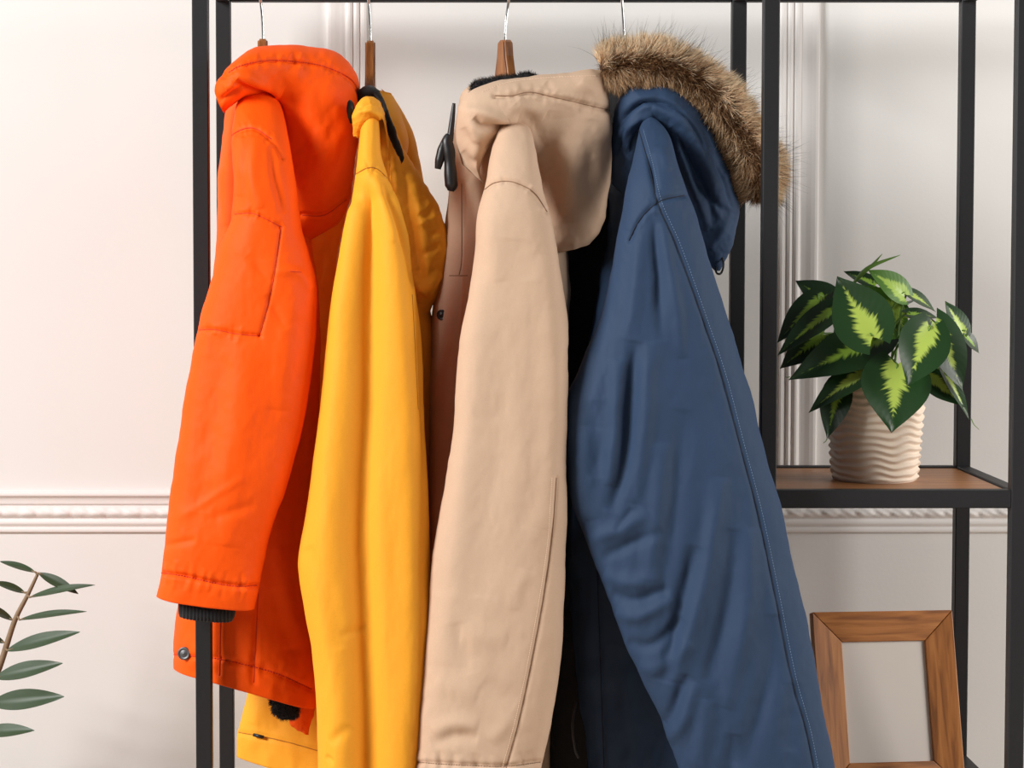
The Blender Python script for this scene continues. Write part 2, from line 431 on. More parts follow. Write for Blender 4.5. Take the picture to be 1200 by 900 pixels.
def carve(x, z):
    if not (c0 < z < c1): return 0
    m = math.sin(math.pi*(z-c0)/(c1-c0))
    s = math.sin(2*math.pi*x/0.064)
    return 0.0030*m*(abs(s)**0.5*(1 if s > 0 else 0.55)-0.5)+0.0012*m*math.sin(x*310+z*500)
extrude_profile('trim_1', prof, -3.2, 3.2, 1500, M['trim'], carve)

def upright_trim(name, xl, xr, flip):
    """flat upright moulding with an ogee on one side and reeds on the other"""
    a, b = at(xl, 300, WY)[0], at(xr, 300, WY)[0]; W = b-a
    p = [(0, 0), (0.0, .014), (.04, .017), (.10, .018), (.20, .0165), (.32, .013), (.42, .011), (.46, .011), (.48, .014), (.53, .017), (.58, .017), (.62, .014), (.635, .010), (.66, .010), (.68, .014), (.73, .016), (.78, .014), (.80, .009), (.83, .009), (.85, .0115), (.92, .0125), (.97, .011), (1.0, .006), (1.0, 0)]
    V = []
    for z in (zt-0.002, 2.9):
        for f, o in p:
            x = a+W*f if not flip else b-W*f
            V.append((x, WY-o*.65, z))
    F = grid_faces(2, len(p), False)
    if flip: F = [f[::-1] for f in F]
    o = obj(name, V, F, M['trim'], None, False, 'structure')
upright_trim('trim_2', 384, 431, False)
upright_trim('trim_3', 912, 958, True)

# ------------------------------------------------------------------ clothes rack
PW = 0.0252; D = 0.38
xl = at(236.5, 450, 0)[0]; xm = at(901.5, 450, 0)[0]; xr = at(1196.5, 450, 0)[0]
TOPZ = at(700, 1.5, D)[2]                      # underside of the top bars
rack = empty('clothes_rack', (xm, D/2, 0), 'tall black square-tube metal clothes rack with a hanging rail and wooden side shelves', 'clothes rack')
h = PW/2
for x in (xl, xm, xr):
    for y in (0, D): box('post', (x-h, x+h, y, y+PW, 0.0, TOPZ+PW), M['metal'], rack)
for y in (0, D):
    box('top_bar', (xl+h, xm-h, y+.0005, y+PW-.0005, TOPZ, TOPZ+PW), M['metal'], rack)
    box('top_bar', (xm+h, xr-h, y+.0005, y+PW-.0005, TOPZ, TOPZ+PW), M['metal'], rack)
for x in (xl, xm, xr):
    box('top_side_bar', (x-h+.0005, x+h-.0005, PW, D, TOPZ, TOPZ+PW), M['metal'], rack)
RZ = 1.886; RYC = D/2+0.008
v, f = tube_vf([(xl, RYC, RZ), ((xl+xm)/2, RYC, RZ), (xm, RYC, RZ)], 0.0125, 20)
obj('hanging_rail', v, f, M['metal'], rack)
def shelf(z, xa, xb):
    t = 0.029
    box('shelf_front_bar', (xa, xb, 0.0005, PW, z-t, z), M['metal'], rack)
    box('shelf_rear_bar', (xa, xb, D, D+PW-.0005, z-t, z), M['metal'], rack)
    for x in (xm, xr):
        if xa-0.05 < x < xb+0.05: box('shelf_side_bar', (x-h+.0005, x+h-.0005, PW, D, z-t, z), M['metal'], rack)
    box('shelf_board', (xa+.0005 if xa > 0 else xa, xb-.0005, PW+.0005, D-.0005, z-0.018, z-0.003), M['shelf'], rack)
ZS = at(1050, 574.5, 0)[2]
shelf(ZS, xm+h, xr-h)
ZL = at(1150, 885, D)[2]
shelf(ZL, xm+h, xr-h)
ZBOT = 0.16
for y in (0, D): box('bottom_bar', (xl+h, xr-h if False else xm-h, y+.0005, y+PW-.0005, ZBOT, ZBOT+PW), M['metal'], rack); box('bottom_bar', (xm+h, xr-h, y+.0005, y+PW-.0005, ZBOT, ZBOT+PW), M['metal'], rack)
for x in (xl, xm, xr): box('bottom_side_bar', (x-h+.0005, x+h-.0005, PW, D, ZBOT, ZBOT+PW), M['metal'], rack)

# ------------------------------------------------------------------ hangers
def hanger(px_top, px_neck, py_neck, wpx, yaw, label, AR=.85):
    top = at(px_top, 0, RYC); nk = at(px_neck, py_neck, RYC)
    th = wpx/702.0/2
    e = empty('wooden_hanger', (nk[0], RYC, nk[2]-0.20), label, 'hanger', 'wooden hangers on the rail')
    # outline in (depth, height) relative to the neck top
    ol = [(-.013, -.004), (-.016, -.03), (-.024, -.062), (-.05, -.082), (-.10, -.102), (-.15, -.128), (-.185, -.158), (-.192, -.178), (-.186, -.188), (-.172, -.182), (-.13, -.15), (-.08, -.126), (-.03, -.112), (0, -.108)]
    ol = [(y if abs(y) < .024 else math.copysign(.024+(abs(y)-.024)*AR, y), z*(.75+.25*AR)) for y, z in ol]
    ol = ol+[(-y, z) for y, z in ol[-2::-1]]+[(.008, 0), (-.008, 0)]
    bm = bmesh.new(); cy, sy = math.cos(yaw), math.sin(yaw)
    vs = [bm.verts.new((th, y, z)) for y, z in ol]; fc = bm.faces.new(vs)
    r = bmesh.ops.extrude_face_region(bm, geom=[fc]); bmesh.ops.translate(bm, vec=(-2*th, 0, 0), verts=[q for q in r['geom'] if isinstance(q, bmesh.types.BMVert)])
    bmesh.ops.recalc_face_normals(bm, faces=bm.faces[:])
    bmesh.ops.bevel(bm, geom=[q for q in bm.edges if abs(q.verts[0].co.x-q.verts[1].co.x) < 1e-6], offset=th*.35, segments=3, affect='EDGES')
    bmesh.ops.triangulate(bm, faces=[q for q in bm.faces if len(q.verts) > 4])
    V = [(nk[0]+q.co.x*cy-q.co.y*sy, nk[1]+q.co.x*sy+q.co.y*cy, nk[2]+q.co.z) for q in bm.verts]; bm.verts.index_update()
    F = [[q.index for q in g.verts] for g in bm.faces]; bm.free()
    obj('hanger_body', V, F, M['hanger'], e, smooth=False)
    wr = 0.0024; R = 0.0125+wr+0.0004
    dx = top[0]-nk[0]; H = RZ-nk[2]
    pts = [(0, 0, -.01), (0, 0, .015), (dx*.4, 0, H*.45), (dx*.8, -.003, H-.036), (dx*.9, -R*.75, H-.016)]
    for k in range(0, 9):
        a = math.pi-math.pi*1.12*k/8; pts.append((dx, R*math.cos(a), H+R*math.sin(a)))
    pts += [(dx-.003, R*.98, H-.014), (dx-.006, R*1.05, H-.026)]
    p = spline(pts, 60); p = np.stack((nk[0]+p[:, 0]*1-0*p[:, 1], nk[1]+p[:, 1], nk[2]+p[:, 2]), 1)
    v, f = tube_vf(p, wr, 10); hk = obj('hook', v, f, M['chrome'], e)
    v, f = tube_vf([p[-2], p[-1], p[-1]+(p[-1]-p[-2])], wr*1.5, 10); obj('hook_tip', v, f, M['black_plastic'], hk)
hanger(305, 308, 46, 11, 0, 'wooden hanger with chrome hook holding the orange hooded jacket')
hanger(431.5, 434, 48, 11.5, 0.0, 'wooden hanger with chrome hook and tall neck holding the yellow coat')
hanger(597, 592, 47, 12, 0.45, 'wooden hanger turned slightly aside, chrome hook, holding the beige parka', .62)
hanger(728, 732, 66, 11, 0, 'hanger whose chrome hook rises above the fur trimmed navy parka', .42)

# ------------------------------------------------------------------ fur
def strands(name, pts, nrm, comb, length, width, colors, parent, seed, n, curl=0.25, root_in=0.006, nseg=4):
    """hair as tapered three-sided blades; colours run from root to tip and vary by hair"""
    rs = np.random.RandomState(seed)
    idx = rs.randint(0, len(pts), n)
    base = pts[idx]-nrm[idx]*root_in
    rnd = rs.normal(size=(n, 3))
    d0 = nrm[idx]*0.9+comb[idx]*0.5+rnd*0.22; d0 /= np.linalg.norm(d0, axis=1)[:, None]
    d1 = nrm[idx]*0.35+comb[idx]*1.0+rnd*curl; d1 /= np.linalg.norm(d1, axis=1)[:, None]
    ln = length*rs.uniform(.55, 1.15, n)
    s1 = np.cross(d0, rs.normal(size=(n, 3))); s1 /= np.linalg.norm(s1, axis=1)[:, None]
    s2 = np.cross(d0, s1)
    ts = np.linspace(0, 1, nseg)
    wv = np.where(ts < .99, (1-ts)**.6, .02)
    V = np.zeros((n, nseg, 3, 3)); Cc = np.zeros((n, nseg, 3, 4)); Cc[..., 3] = 1
    pick = rs.rand(n); tone = rs.uniform(.75, 1.25, n)
    for k, t in enumerate(ts):
        c = base+ln[:, None]*(d0*(t-t*t*.45)+d1*(t*t*.5))
        for q in range(3):
            a = 2*math.pi*q/3
            V[:, k, q] = c+(s1*math.cos(a)+s2*math.sin(a))*(width*wv[k])
        col = np.zeros((n, 3))
        for ci, (lo, hi, root, tip) in enumerate(colors):
            m = (pick >= lo) & (pick < hi)
            col[m] = np.array(root[:3])*(1-t)+np.array(tip[:3])*t
        Cc[:, k, :, :3] = np.clip(col*tone[:, None], 0, 1)[:, None, :]
    V = V.reshape(-1, 3)
    off = (np.arange(n)*nseg*3)[:, None]
    fl = []
    for k in range(nseg-1):
        for q in range(3):
            r = (q+1) % 3
            fl.append((k*3+q, k*3+r, (k+1)*3+r, (k+1)*3+q))
    F = (off[:, :, None]+np.array(fl)[None]).reshape(-1, 4)
    me = bpy.data.meshes.new(name)
    me.vertices.add(len(V)); me.vertices.foreach_set('co', (V-np.array(parent_world(parent))).ravel())
    me.loops.add(F.size); me.loops.foreach_set('vertex_index', F.ravel().astype(np.int32))
    me.polygons.add(len(F)); me.polygons.foreach_set('loop_start', np.arange(0, F.size, 4, dtype=np.int32))
    me.update(calc_edges=True)
    me.polygons.foreach_set('use_smooth', [True]*len(F))
    ca = me.color_attributes.new('strand', 'FLOAT_COLOR', 'POINT'); ca.data.foreach_set('color', Cc.reshape(-1))
    me.materials.append(M['hair'])
    o = bpy.data.objects.new(name, me); COL.objects.link(o); o.parent = parent; o['kind'] = 'stuff'
    return o
def samples(P, N, n, seed, front_bias=True):
    rs = np.random.RandomState(seed); nv, nu = P.shape[:2]
    i = rs.rand(n)*(nv-1.001); j = rs.rand(n)*nu
    i0 = i.astype(int); j0 = j.astype(int) % nu; fi = (i-i0)[:, None]; fj = (j-j.astype(int))[:, None]; j1 = (j0+1) % nu
    def ev(A): return (A[i0, j0]*(1-fi)+A[i0+1, j0]*fi)*(1-fj)+(A[i0, j1]*(1-fi)+A[i0+1, j1]*fi)*fj
    p = ev(P); q = ev(N); q /= np.linalg.norm(q, axis=1)[:, None]+1e-9
    return p, q, i
def disc(name, c, nrm, r, t, mat, parent):
    """domed button lying on a surface"""
    n = Vector(nrm).normalized(); q = n.to_track_quat('Z', 'Y')
    prof = [(r*.98, -t), (r, 0), (r, t*.5), (r*.9, t*.9), (r*.72, t*.8), (r*.66, t*.55), (r*.5, t*.75), (r*.2, t*.95), (r*.02, t)]
    V, F = lathe_vf(prof, 20)
    V = [tuple(Vector(c)+q @ Vector(v)) for v in V]
    return obj(name, V, F, mat, parent)

# ------------------------------------------------------------------ orange jacket
b = at(290, 800, 0.1)
oj = empty('orange_jacket', (b[0], 0.1, b[2]), 'bright orange padded hooded jacket with black knit cuff, beside the yellow coat', 'jacket')
body = Cloth('body', oj, M['orange'], [
    (284, 100, 330, 100, .16, .05), (264, 135, 345, 135, .15, .10), (258, 195, 356, 195, .152, .112), (255, 265, 364, 265, .152, .112), (250, 330, 372, 338, .152, .112),
    (240, 430, 376, 430, .152, .112), (228, 530, 374, 530, .152, .112), (216, 630, 371, 640, .152, .112), (208, 715, 368, 725, .152, .112), (205, 750, 369, 772, .152, .112), (204, 781, 371, 828, .152, .110)],
    nv=300, nu=140, sag=(-0.016, .12),
    creases=[(((204, 768), (260, 773), (320, 788), (366, 808)), 3, -.004, True), (((258, 715), (257, 790)), 3, -.004, True), (((303, 690), (297, 800)), 3, -.004, True),
             (((320, 690), (345, 770)), 10, -.005), (((330, 640), (340, 760)), 12, .006), (((262, 195), (264, 265)), 5, .005), (((270, 180), (268, 260)), 5, -.005)]
    + pucker(((225, 769), (260, 773), (320, 788), (366, 808)), 16, 16, .0024, 3, 3), noise=(.002, 22, 50, 11))
for ln in (((204, 767), (230, 769), (260, 773), (320, 788), (366, 808)),): body.seam(ln, M['orange_thread'], .0011, (.0035, .0015))
body.seam(((303, 690), (297, 800)), M['orange_thread'], .0009)
body.seam(((258, 722), (257, 792)), M['orange_thread'], .0012)
hp, hn = body.hit(217, 765)
if hp is not None: disc('snap_button', hp+np.array((-.001, -.006, 0)), (-.2, -1, .1), .0108, .003, M['snap'], oj)

OS = [(288, 104, 318, 102, .06, .035), (276, 130, 332, 128, .02, .05), (271, 165, 340, 168, -.025, .055), (274, 212, 347, 220, -.05, .055), (272, 252, 354, 268, -.055, .055), (259, 288, 364, 308, -.058, .055),
      (246, 333, 371, 345, -.06, .055), (231, 388, 370, 388, -.06, .055), (216, 470, 360, 470, -.062, .055), (203, 560, 341, 556, -.065, .055), (194, 630, 317, 625, -.066, .055), (189, 665, 307, 672, -.066, .052), (187, 678, 303, 690, -.066, .051), (183, 698, 298, 713, -.066, .047)]
pkt_top = ((275, 251), (295, 250), (312, 257), (330, 266)); pkt_side = ((330, 266), (325, 300), (316, 350), (304, 394)); pkt_bot = ((229, 387), (250, 386), (275, 391), (304, 394))
cuffl = ((187, 671), (215, 675), (250, 683), (275, 687), (302, 686))
slv = Cloth('sleeve', oj, M['orange'], OS, nv=420, nu=200, expo=2.15, creases=[
    (((262, 172), (275, 156), (296, 150), (318, 163), (332, 185)), 2.5, -.004, True), (cuffl, 3, -.0055, True),
    (pkt_bot, 2.5, -.0035, True), (pkt_side, 2.0, -.003, True), (pkt_top, 2.5, -.003, True),
    (((255, 390), (250, 470), (232, 600)), 16, -.005), (((290, 400), (280, 500), (262, 640)), 20, .007), (((325, 300), (340, 360), (325, 480)), 14, .006),
    (((318, 170), (322, 205), (334, 250)), 5, -.006), (((300, 160), (296, 210), (305, 245)), 8, .006), (((283, 160), (280, 230)), 6, .005),
    (((312, 345), (335, 385)), 6, -.004), (((318, 320), (345, 318), (365, 340)), 6, .004), (((205, 610), (245, 585), (285, 560)), 5, .0025), (((240, 610), (300, 590)), 6, -.003),
    (((190, 640), (230, 632)), 4, -.003), (((290, 300), (318, 330)), 5, -.003)]
    + pucker(cuffl, 20, 15, .0017, 2.8, 5) + pucker(pkt_bot, 10, 9, .002, 2.4, 6) + pucker(pkt_top, 8, 7, .0018, 2.2, 7) + pucker(((262, 172), (275, 156), (296, 150), (318, 163)), 7, 10, .002, 2.4, 8),
    noise=(.0014, 26, 46, 3))
for ln in (pkt_top, pkt_side, pkt_bot): slv.seam(ln, M['orange_thread'], .0007)
slv.seam(cuffl, M['orange_thread'], .0010, (.0032, .0014))
slv.seam(((262, 172), (275, 156), (296, 150), (318, 163)), M['orange_thread'], .0009)
slv.seam(((340, 318), (353, 319)), M['orange_thread'], .0007)
cuff = Cloth('knit_cuff', oj, M['black'], [(211, 690, 280, 698, -.066, .026), (209, 706, 277, 712, -.066, .028), (209, 716, 275, 722, -.066, .03), (210, 722, 272, 728, -.066, .027)], nv=40, nu=160, noise=(0, 1, 1, 1),
    creases=[(((x, 690), (x-1, 730)), 1.3, -.002, True) for x in np.arange(213, 276, 4.2)], label='black ribbed knit cuff')
hood = Cloth('hood', oj, M['orange'], [
    (253, 108, 262, 132, .01, .02), (254, 100, 270, 124, .005, .03), (262, 86, 284, 116, .005, .045), (276, 70, 296, 113, .01, .055), (305, 55, 313, 114, .03, .06), (345, 52, 326, 124, .06, .07), (383, 58, 330, 150, .085, .075),
    (412, 76, 332, 180, .095, .078), (422, 98, 334, 205, .10, .078), (420, 140, 336, 235, .10, .076), (415, 195, 338, 262, .11, .066), (409, 235, 342, 279, .125, .052), (399, 258, 348, 284, .135, .034), (385, 270, 360, 284, .14, .012)],
    nv=320, nu=180, lip=False, creases=[
    (((262, 90), (280, 78), (312, 71), (345, 72), (380, 78), (410, 92), (421, 108)), 2.6, -.005, True),
    (((277, 94), (290, 104), (306, 110), (322, 116)), 4, -.012), (((275, 86), (300, 97), (330, 112)), 8, .008), (((256, 118), (270, 112), (284, 104)), 4, -.008),
    (((264, 104), (275, 98)), 5, .006), (((345, 78), (360, 110), (375, 180)), 14, .006), (((320, 90), (345, 130), (365, 230)), 14, -.006), (((380, 90), (400, 140), (405, 220)), 14, .005), (((352, 252), (380, 252), (405, 235)), 3, -.004, True), (((340, 64), (352, 76)), 4, -.005)]
    + pucker(((262, 90), (280, 78), (312, 71), (345, 72), (380, 78), (410, 92)), 28, 10, .0016, 2.4, 9), noise=(.0022, 30, 40, 21))
hood.seam(((268, 85), (282, 77), (312, 71), (345, 72), (380, 78), (410, 92), (421, 108)), M['orange_thread'], .0009, (.0032, .0014))
hood.seam(((354, 252), (380, 252), (406, 234)), M['orange_thread'], .0009)
hf = Cloth('hem_facing', oj, M['orange'], [(332, 800, 372, 806, .19, .02), (336, 825, 368, 830, .19, .02), (340, 848, 364, 850, .19, .014), (352, 857, 361, 860, .19, .006)], nv=40, nu=60, noise=(.002, 10, 12, 5))
fb = Cloth('hem_fur_lining', oj, M['black'], [(322, 805, 346, 808, .12, .012), (317, 820, 350, 824, .12, .02), (320, 834, 350, 836, .12, .018), (330, 842, 344, 842, .12, .008)], nv=30, nu=40, noise=(.001, 6, 6, 2), label='black furry lining')
p, n, _ = samples(fb.P, fb.N, 2200, 5)
BLK = [(0, 1, (.008, .008, .009), (.03, .03, .032))]
strands('lining_fur', p, n, np.tile((0, -.2, -.6), (len(p), 1)), .007, .0004, BLK, fb.o, 3, 2200, .5, .001, 3)

# ------------------------------------------------------------------ yellow coat
b = at(430, 1000, 0.15)
yc = empty('yellow_coat', (b[0], .15, b[2]), 'mustard yellow cotton coat with a black lined collar, between orange jacket and beige parka', 'coat')
ymain = Cloth('body', yc, M['yellow'], [
    (430, 106, 458, 110, .20, .04), (420, 150, 480, 165, .20, .10), (412, 225, 462, 230, .21, .09), (396, 300, 480, 300, .22, .11), (393, 350, 500, 350, .22, .12), (392, 400, 510, 400, .21, .13), (392, 600, 508, 600, .21, .13), (392, 800, 500, 800, .20, .14), (392, 990, 496, 990, .20, .14)],
    nv=160, nu=90, noise=(.002, 20, 60, 35))
ybody = Cloth('front_panel', yc, M['yellow'], [
    (428, 104, 462, 112, .24, .03), (418, 150, 486, 165, .27, .06), (385, 225, 500, 230, .31, .05), (346, 285, 502, 300, .325, .045), (342, 360, 500, 360, .325, .045), (336, 450, 498, 450, .325, .045), (320, 600, 500, 600, .32, .05),
    (300, 740, 500, 740, .32, .05), (290, 810, 498, 815, .32, .05), (282, 850, 492, 868, .32, .05), (279, 858, 492, 880, .32, .053), (277, 886, 490, 924, .32, .051)],
    nv=260, nu=120, creases=[(((270, 857), (330, 868), (390, 884)), 2.5, -.004, True), (((305, 820), (300, 850)), 8, .004), (((330, 810), (325, 860)), 7, -.005)], noise=(.0022, 20, 50, 31))
ybody.seam(((280, 858), (330, 868), (380, 882)), M['yellow_thread'], .0009)
v, f = tube_vf([at(297, 861, .283), at(303, 862.5, .28), at(309, 864, .278)], .003, 6); obj('hem_tab', v, f, M['black_plastic'], yc)
YS = [(429, 125, 442, 122, .03, .02), (424, 145, 444, 143, .0, .03), (420, 175, 446, 175, -.02, .035), (417, 204, 456, 211, -.04, .04), (412, 242, 467, 247, -.05, .045), (404, 290, 478, 296, -.055, .048), (397, 340, 487, 346, -.057, .05),
      (389, 395, 493, 395, -.058, .05), (380, 460, 496, 460, -.06, .05), (372, 522, 499, 522, -.06, .05), (361, 590, 502, 590, -.06, .05), (352, 638, 504, 640, -.06, .05), (350, 662, 505, 668, -.06, .05), (357, 710, 505, 713, -.06, .05),
      (366, 762, 502, 762, -.06, .05), (371, 820, 497, 822, -.06, .05), (373, 885, 491, 885, -.06, .05), (374, 950, 486, 950, -.06, .048), (376, 985, 482, 985, -.06, .045)]
ysl = Cloth('sleeve', yc, M['yellow'], YS, nv=420, nu=180, expo=2.1, creases=[
    (((417, 204), (430, 197), (442, 198), (456, 211)), 2.5, -.004, True),
    (((415, 250), (404, 340), (396, 450), (384, 600), (382, 700), (398, 830), (400, 985)), 17, .013, True),
    (((432, 235), (431, 350), (430, 480), (424, 600), (428, 720), (432, 850), (430, 985)), 17, -.026, True),
    (((447, 225), (462, 320), (474, 460), (478, 620), (480, 760), (468, 985)), 15, .012, True),
    (((447, 212), (462, 258), (474, 302), (483, 338)), 3.2, -.010), (((437, 205), (448, 245), (458, 285)), 5, .006), (((458, 225), (470, 270), (482, 318)), 5, .006),
    (((486, 350), (492, 430), (497, 560)), 4, -.005), (((365, 640), (385, 690), (400, 760)), 9, -.004), (((400, 745), (430, 735)), 5, -.003), (((390, 870), (410, 850)), 6, -.004), (((385, 885), (395, 892)), 3, -.004)]
    + pucker(((417, 204), (430, 197), (442, 198), (456, 211)), 6, 12, .002, 2.2, 4), noise=(.0010, 16, 60, 41))
ysl.seam(((417, 204), (430, 197), (442, 198), (456, 211)), M['yellow_thread'], .0008)
ysl.seam(((483, 345), (487, 420), (490, 480)), M['yellow_thread'], .0006)
yh = Cloth('hood', yc, M['yellow'], [
    (448, 118, 436, 150, .08, .02), (462, 150, 440, 190, .12, .035), (478, 182, 446, 225, .15, .045), (502, 222, 452, 258, .165, .052), (520, 258, 460, 290, .17, .052), (527, 290, 466, 312, .17, .048), (522, 325, 470, 335, .175, .042), (510, 352, 474, 352, .18, .032), (503, 372, 478, 368, .185, .02), (498, 386, 486, 382, .19, .006)],
    nv=220, nu=140, lip=False, creases=[(((470, 170), (480, 240), (492, 320)), 6, -.008), (((455, 140), (462, 200), (470, 270)), 5, .006), (((490, 250), (510, 260)), 4, -.004), (((485, 265), (520, 250)), 4, .004), (((492, 300), (520, 285)), 4, -.004), (((495, 345), (515, 318)), 6, .006), (((500, 275), (518, 272)), 3, -.003), (((478, 200), (500, 300), (505, 350)), 7, .006)], noise=(.0018, 14, 18, 51))
yfar = Cloth('far_shoulder', yc, M['yellow'], [(446, 104, 452, 108, .25, .008), (452, 112, 470, 140, .27, .02), (460, 130, 486, 180, .29, .03), (462, 170, 492, 215, .30, .03), (470, 230, 494, 250, .30, .02)], nv=70, nu=50, noise=(.002, 14, 20, 5))
ycol = Cloth('collar', yc, M['yellow'], [(413, 160, 422, 162, .02, .012), (413, 140, 430, 150, .0, .025), (418, 122, 440, 140, .0, .032), (432, 112, 446, 140, .005, .034), (445, 118, 452, 150, .02, .03), (452, 140, 456, 185, .04, .02), (457, 175, 458, 215, .05, .008)],
    nv=110, nu=80, lip=False, creases=[(((414, 140), (425, 130), (440, 132), (449, 150)), 3, .005), (((420, 128), (436, 119), (448, 128)), 3, -.004)], noise=(.0015, 9, 9, 61))
ylin = Cloth('collar_lining', yc, M['black'], [(414, 120, 422, 124, .10, .012), (420, 106, 430, 116, .09, .02), (432, 100, 438, 114, .09, .024), (444, 106, 447, 124, .09, .02), (455, 130, 452, 150, .07, .014), (466, 160, 462, 175, .055, .010), (474, 185, 471, 192, .06, .004)], nv=80, nu=40, lip=False, noise=(.0008, 8, 8, 2), label='black collar lining')
tb, tf = lathe_vf([(.002, -.02), (.008, -.017), (.0105, -.008), (.0105, .006), (.0085, .016), (.003, .021)], 18, center=tuple(at(408, 132, .05))); obj('cord_toggle', tb, tf, M['black_plastic'], yc, label='black cord toggle')

# ------------------------------------------------------------------ beige parka
b = at(570, 1010, 0.15)
bp = empty('beige_parka', (b[0], .15, b[2]), 'beige twill parka with large plain hood and black cord toggles', 'parka')
bbody = Cloth('body', bp, M['beige'], [
    (560, 95, 610, 95, .20, .06), (540, 112, 640, 115, .19, .11), (529, 170, 650, 170, .18, .13), (524, 250, 662, 250, .19, .13), (512, 330, 668, 330, .20, .13), (503, 400, 666, 400, .20, .13), (499, 500, 658, 500, .20, .13), (498, 600, 654, 600, .20, .13),
    (498, 700, 652, 700, .20, .13), (498, 800, 649, 800, .20, .13), (498, 900, 644, 900, .20, .13), (498, 1000, 643, 1000, .20, .13)],
    nv=260, nu=120, creases=[(((541, 215), (540, 300), (536, 400)), 3, -.005, True), (((535, 130), (548, 190), (552, 240)), 6, .005), (((560, 190), (548, 215)), 5, -.005)], noise=(.002, 20, 50, 71))
bbody.seam(((541, 215), (541, 300), (538, 322)), M['beige_thread'], .0008); bbody.seam(((527, 323), (548, 323)), M['beige_thread'], .0008)
hp, hn = bbody.hit(518, 369)
if hp is not None: disc('button', hp, (-.3, -1, 0), .009, .004, M['black_plastic'], bp)
BS = [(590, 140, 608, 138, .03, .03), (583, 152, 620, 150, .0, .045), (576, 178, 628, 178, -.03, .052), (568, 217, 637, 224, -.055, .055), (560, 252, 646, 257, -.068, .055), (556, 300, 654, 303, -.072, .055), (549, 345, 661, 345, -.074, .056), (540, 395, 666, 395, -.075, .057),
      (535, 450, 666, 450, -.075, .057), (531, 505, 664, 505, -.075, .057), (523, 560, 664, 560, -.075, .057), (513, 612, 664, 612, -.075, .057), (506, 665, 663, 665, -.075, .057), (502, 720, 660, 720, -.075, .057), (496, 785, 656, 783, -.075, .057), (490, 848, 646, 845, -.075, .056), (486, 905, 634, 905, -.075, .054), (483, 950, 626, 955, -.075, .05)]
dbl = ((652, 560), (646, 640), (632, 730), (612, 830), (592, 905), (580, 948)); bcuff = ((486, 893), (530, 896), (590, 898), (634, 893))
bsl = Cloth('sleeve', bp, M['beige'], BS, nv=420, nu=200, expo=2.2, creases=[
    (((568, 222), (580, 214), (600, 213), (625, 225), (641, 248)), 2.5, -.004, True), (dbl, 2.5, -.003, True), (bcuff, 2.6, -.004, True),
    (((556, 330), (552, 480), (535, 640), (520, 780)), 16, .006), (((600, 280), (588, 460), (560, 700)), 24, -.007), (((640, 300), (648, 450), (640, 620)), 14, .005), (((625, 330), (630, 480), (620, 620)), 14, -.004),
    (((602, 715), (606, 690), (616, 668)), 8, .0025), (((534, 730), (550, 790)), 12, -.003), (((506, 858), (530, 848), (560, 852)), 9, .005), (((506, 872), (535, 863), (560, 866)), 8, -.005),
    (((540, 742), (595, 750)), 14, .003), (((565, 800), (605, 825)), 13, -.003), (((570, 250), (585, 330)), 12, .004), (((510, 800), (560, 815)), 12, .003), (((575, 870), (600, 840)), 9, .003)]
    + pucker(bcuff, 14, 14, .003, 3, 13) + pucker(((568, 222), (580, 214), (600, 213), (625, 225), (641, 248)), 6, 10, .0018, 2.4, 14), noise=(.0013, 28, 50, 81))
bsl.seam(((568, 222), (580, 214), (600, 213), (625, 225), (641, 248)), M['beige_thread'], .0009)
bsl.seam(dbl, M['beige_thread'], .0007); bsl.seam(tuple((x-5, y) for x, y in dbl), M['beige_light_thread'], .0006, (.002, .0012)); bsl.seam(bcuff, M['beige_thread'], .0008, (.003, .0014))
BHr = [(541, 192, 566, 214, .035, .010), (534, 160, 562, 202, .02, .035), (538, 128, 570, 176, .0, .055), (550, 109, 585, 160, .005, .062), (575, 97, 598, 153, .015, .066), (605, 91, 608, 156, .03, .07), (650, 86, 616, 172, .05, .07), (690, 83, 620, 185, .06, .062), (708, 82, 624, 200, .07, .058), (715, 105, 628, 220, .08, .062), (716, 150, 632, 240, .085, .065),
       (715, 205, 638, 262, .09, .062), (711, 248, 642, 284, .105, .05), (703, 271, 648, 293, .115, .036), (690, 285, 658, 296, .12, .014)]
rim2 = ((580, 112), (600, 112), (622, 108), (650, 114), (680, 121), (714, 129))
bh = Cloth('hood', bp, M['beige'], BHr, nv=320, nu=180, lip=False, creases=[
    (rim2, 3, -.006, True), (((556, 138), (566, 148), (580, 150), (600, 149)), 4, -.012), (((545, 130), (562, 132), (585, 138), (606, 143)), 7, .009), (((542, 150), (550, 168), (566, 172)), 5, -.004), (((541, 178), (552, 190), (564, 190)), 5, -.004),
    (((605, 120), (628, 150), (640, 200)), 10, -.006), (((592, 135), (610, 125), (640, 135)), 8, .005), (((660, 140), (668, 190), (672, 260)), 16, .006), (((650, 130), (645, 190), (655, 240)), 12, -.005), (((695, 140), (690, 230)), 12, -.005), (((680, 95), (700, 110)), 5, .003), (((640, 96), (650, 108)), 4, -.003)]
    + pucker(rim2, 26, 12, .0013, 2.6, 17), noise=(.002, 30, 40, 91))
bh.seam(rim2, M['beige_thread'], .0008)
bh.seam(((565, 108), (590, 98), (620, 93), (660, 90), (700, 89)), M['beige_light_thread'], .0007, (.003, .0016))
bl = Cloth('collar_lining', bp, M['black'], [(553, 118, 562, 124, .14, .015), (552, 102, 572, 110, .13, .03), (570, 94, 582, 112, .13, .04), (595, 90, 600, 112, .13, .04), (618, 86, 622, 110, .13, .03), (630, 90, 632, 104, .13, .01)], nv=50, nu=50, lip=False, noise=(.0015, 8, 8, 7), label='black fleece collar lining')
p, n, _ = samples(bl.P, bl.N, 5000, 8)
strands('lining_fur', p, n, np.tile((-.3, -.3, .2), (len(p), 1)), .009, .0004, BLK, bl.o, 6, 5000, .7, .001, 3)
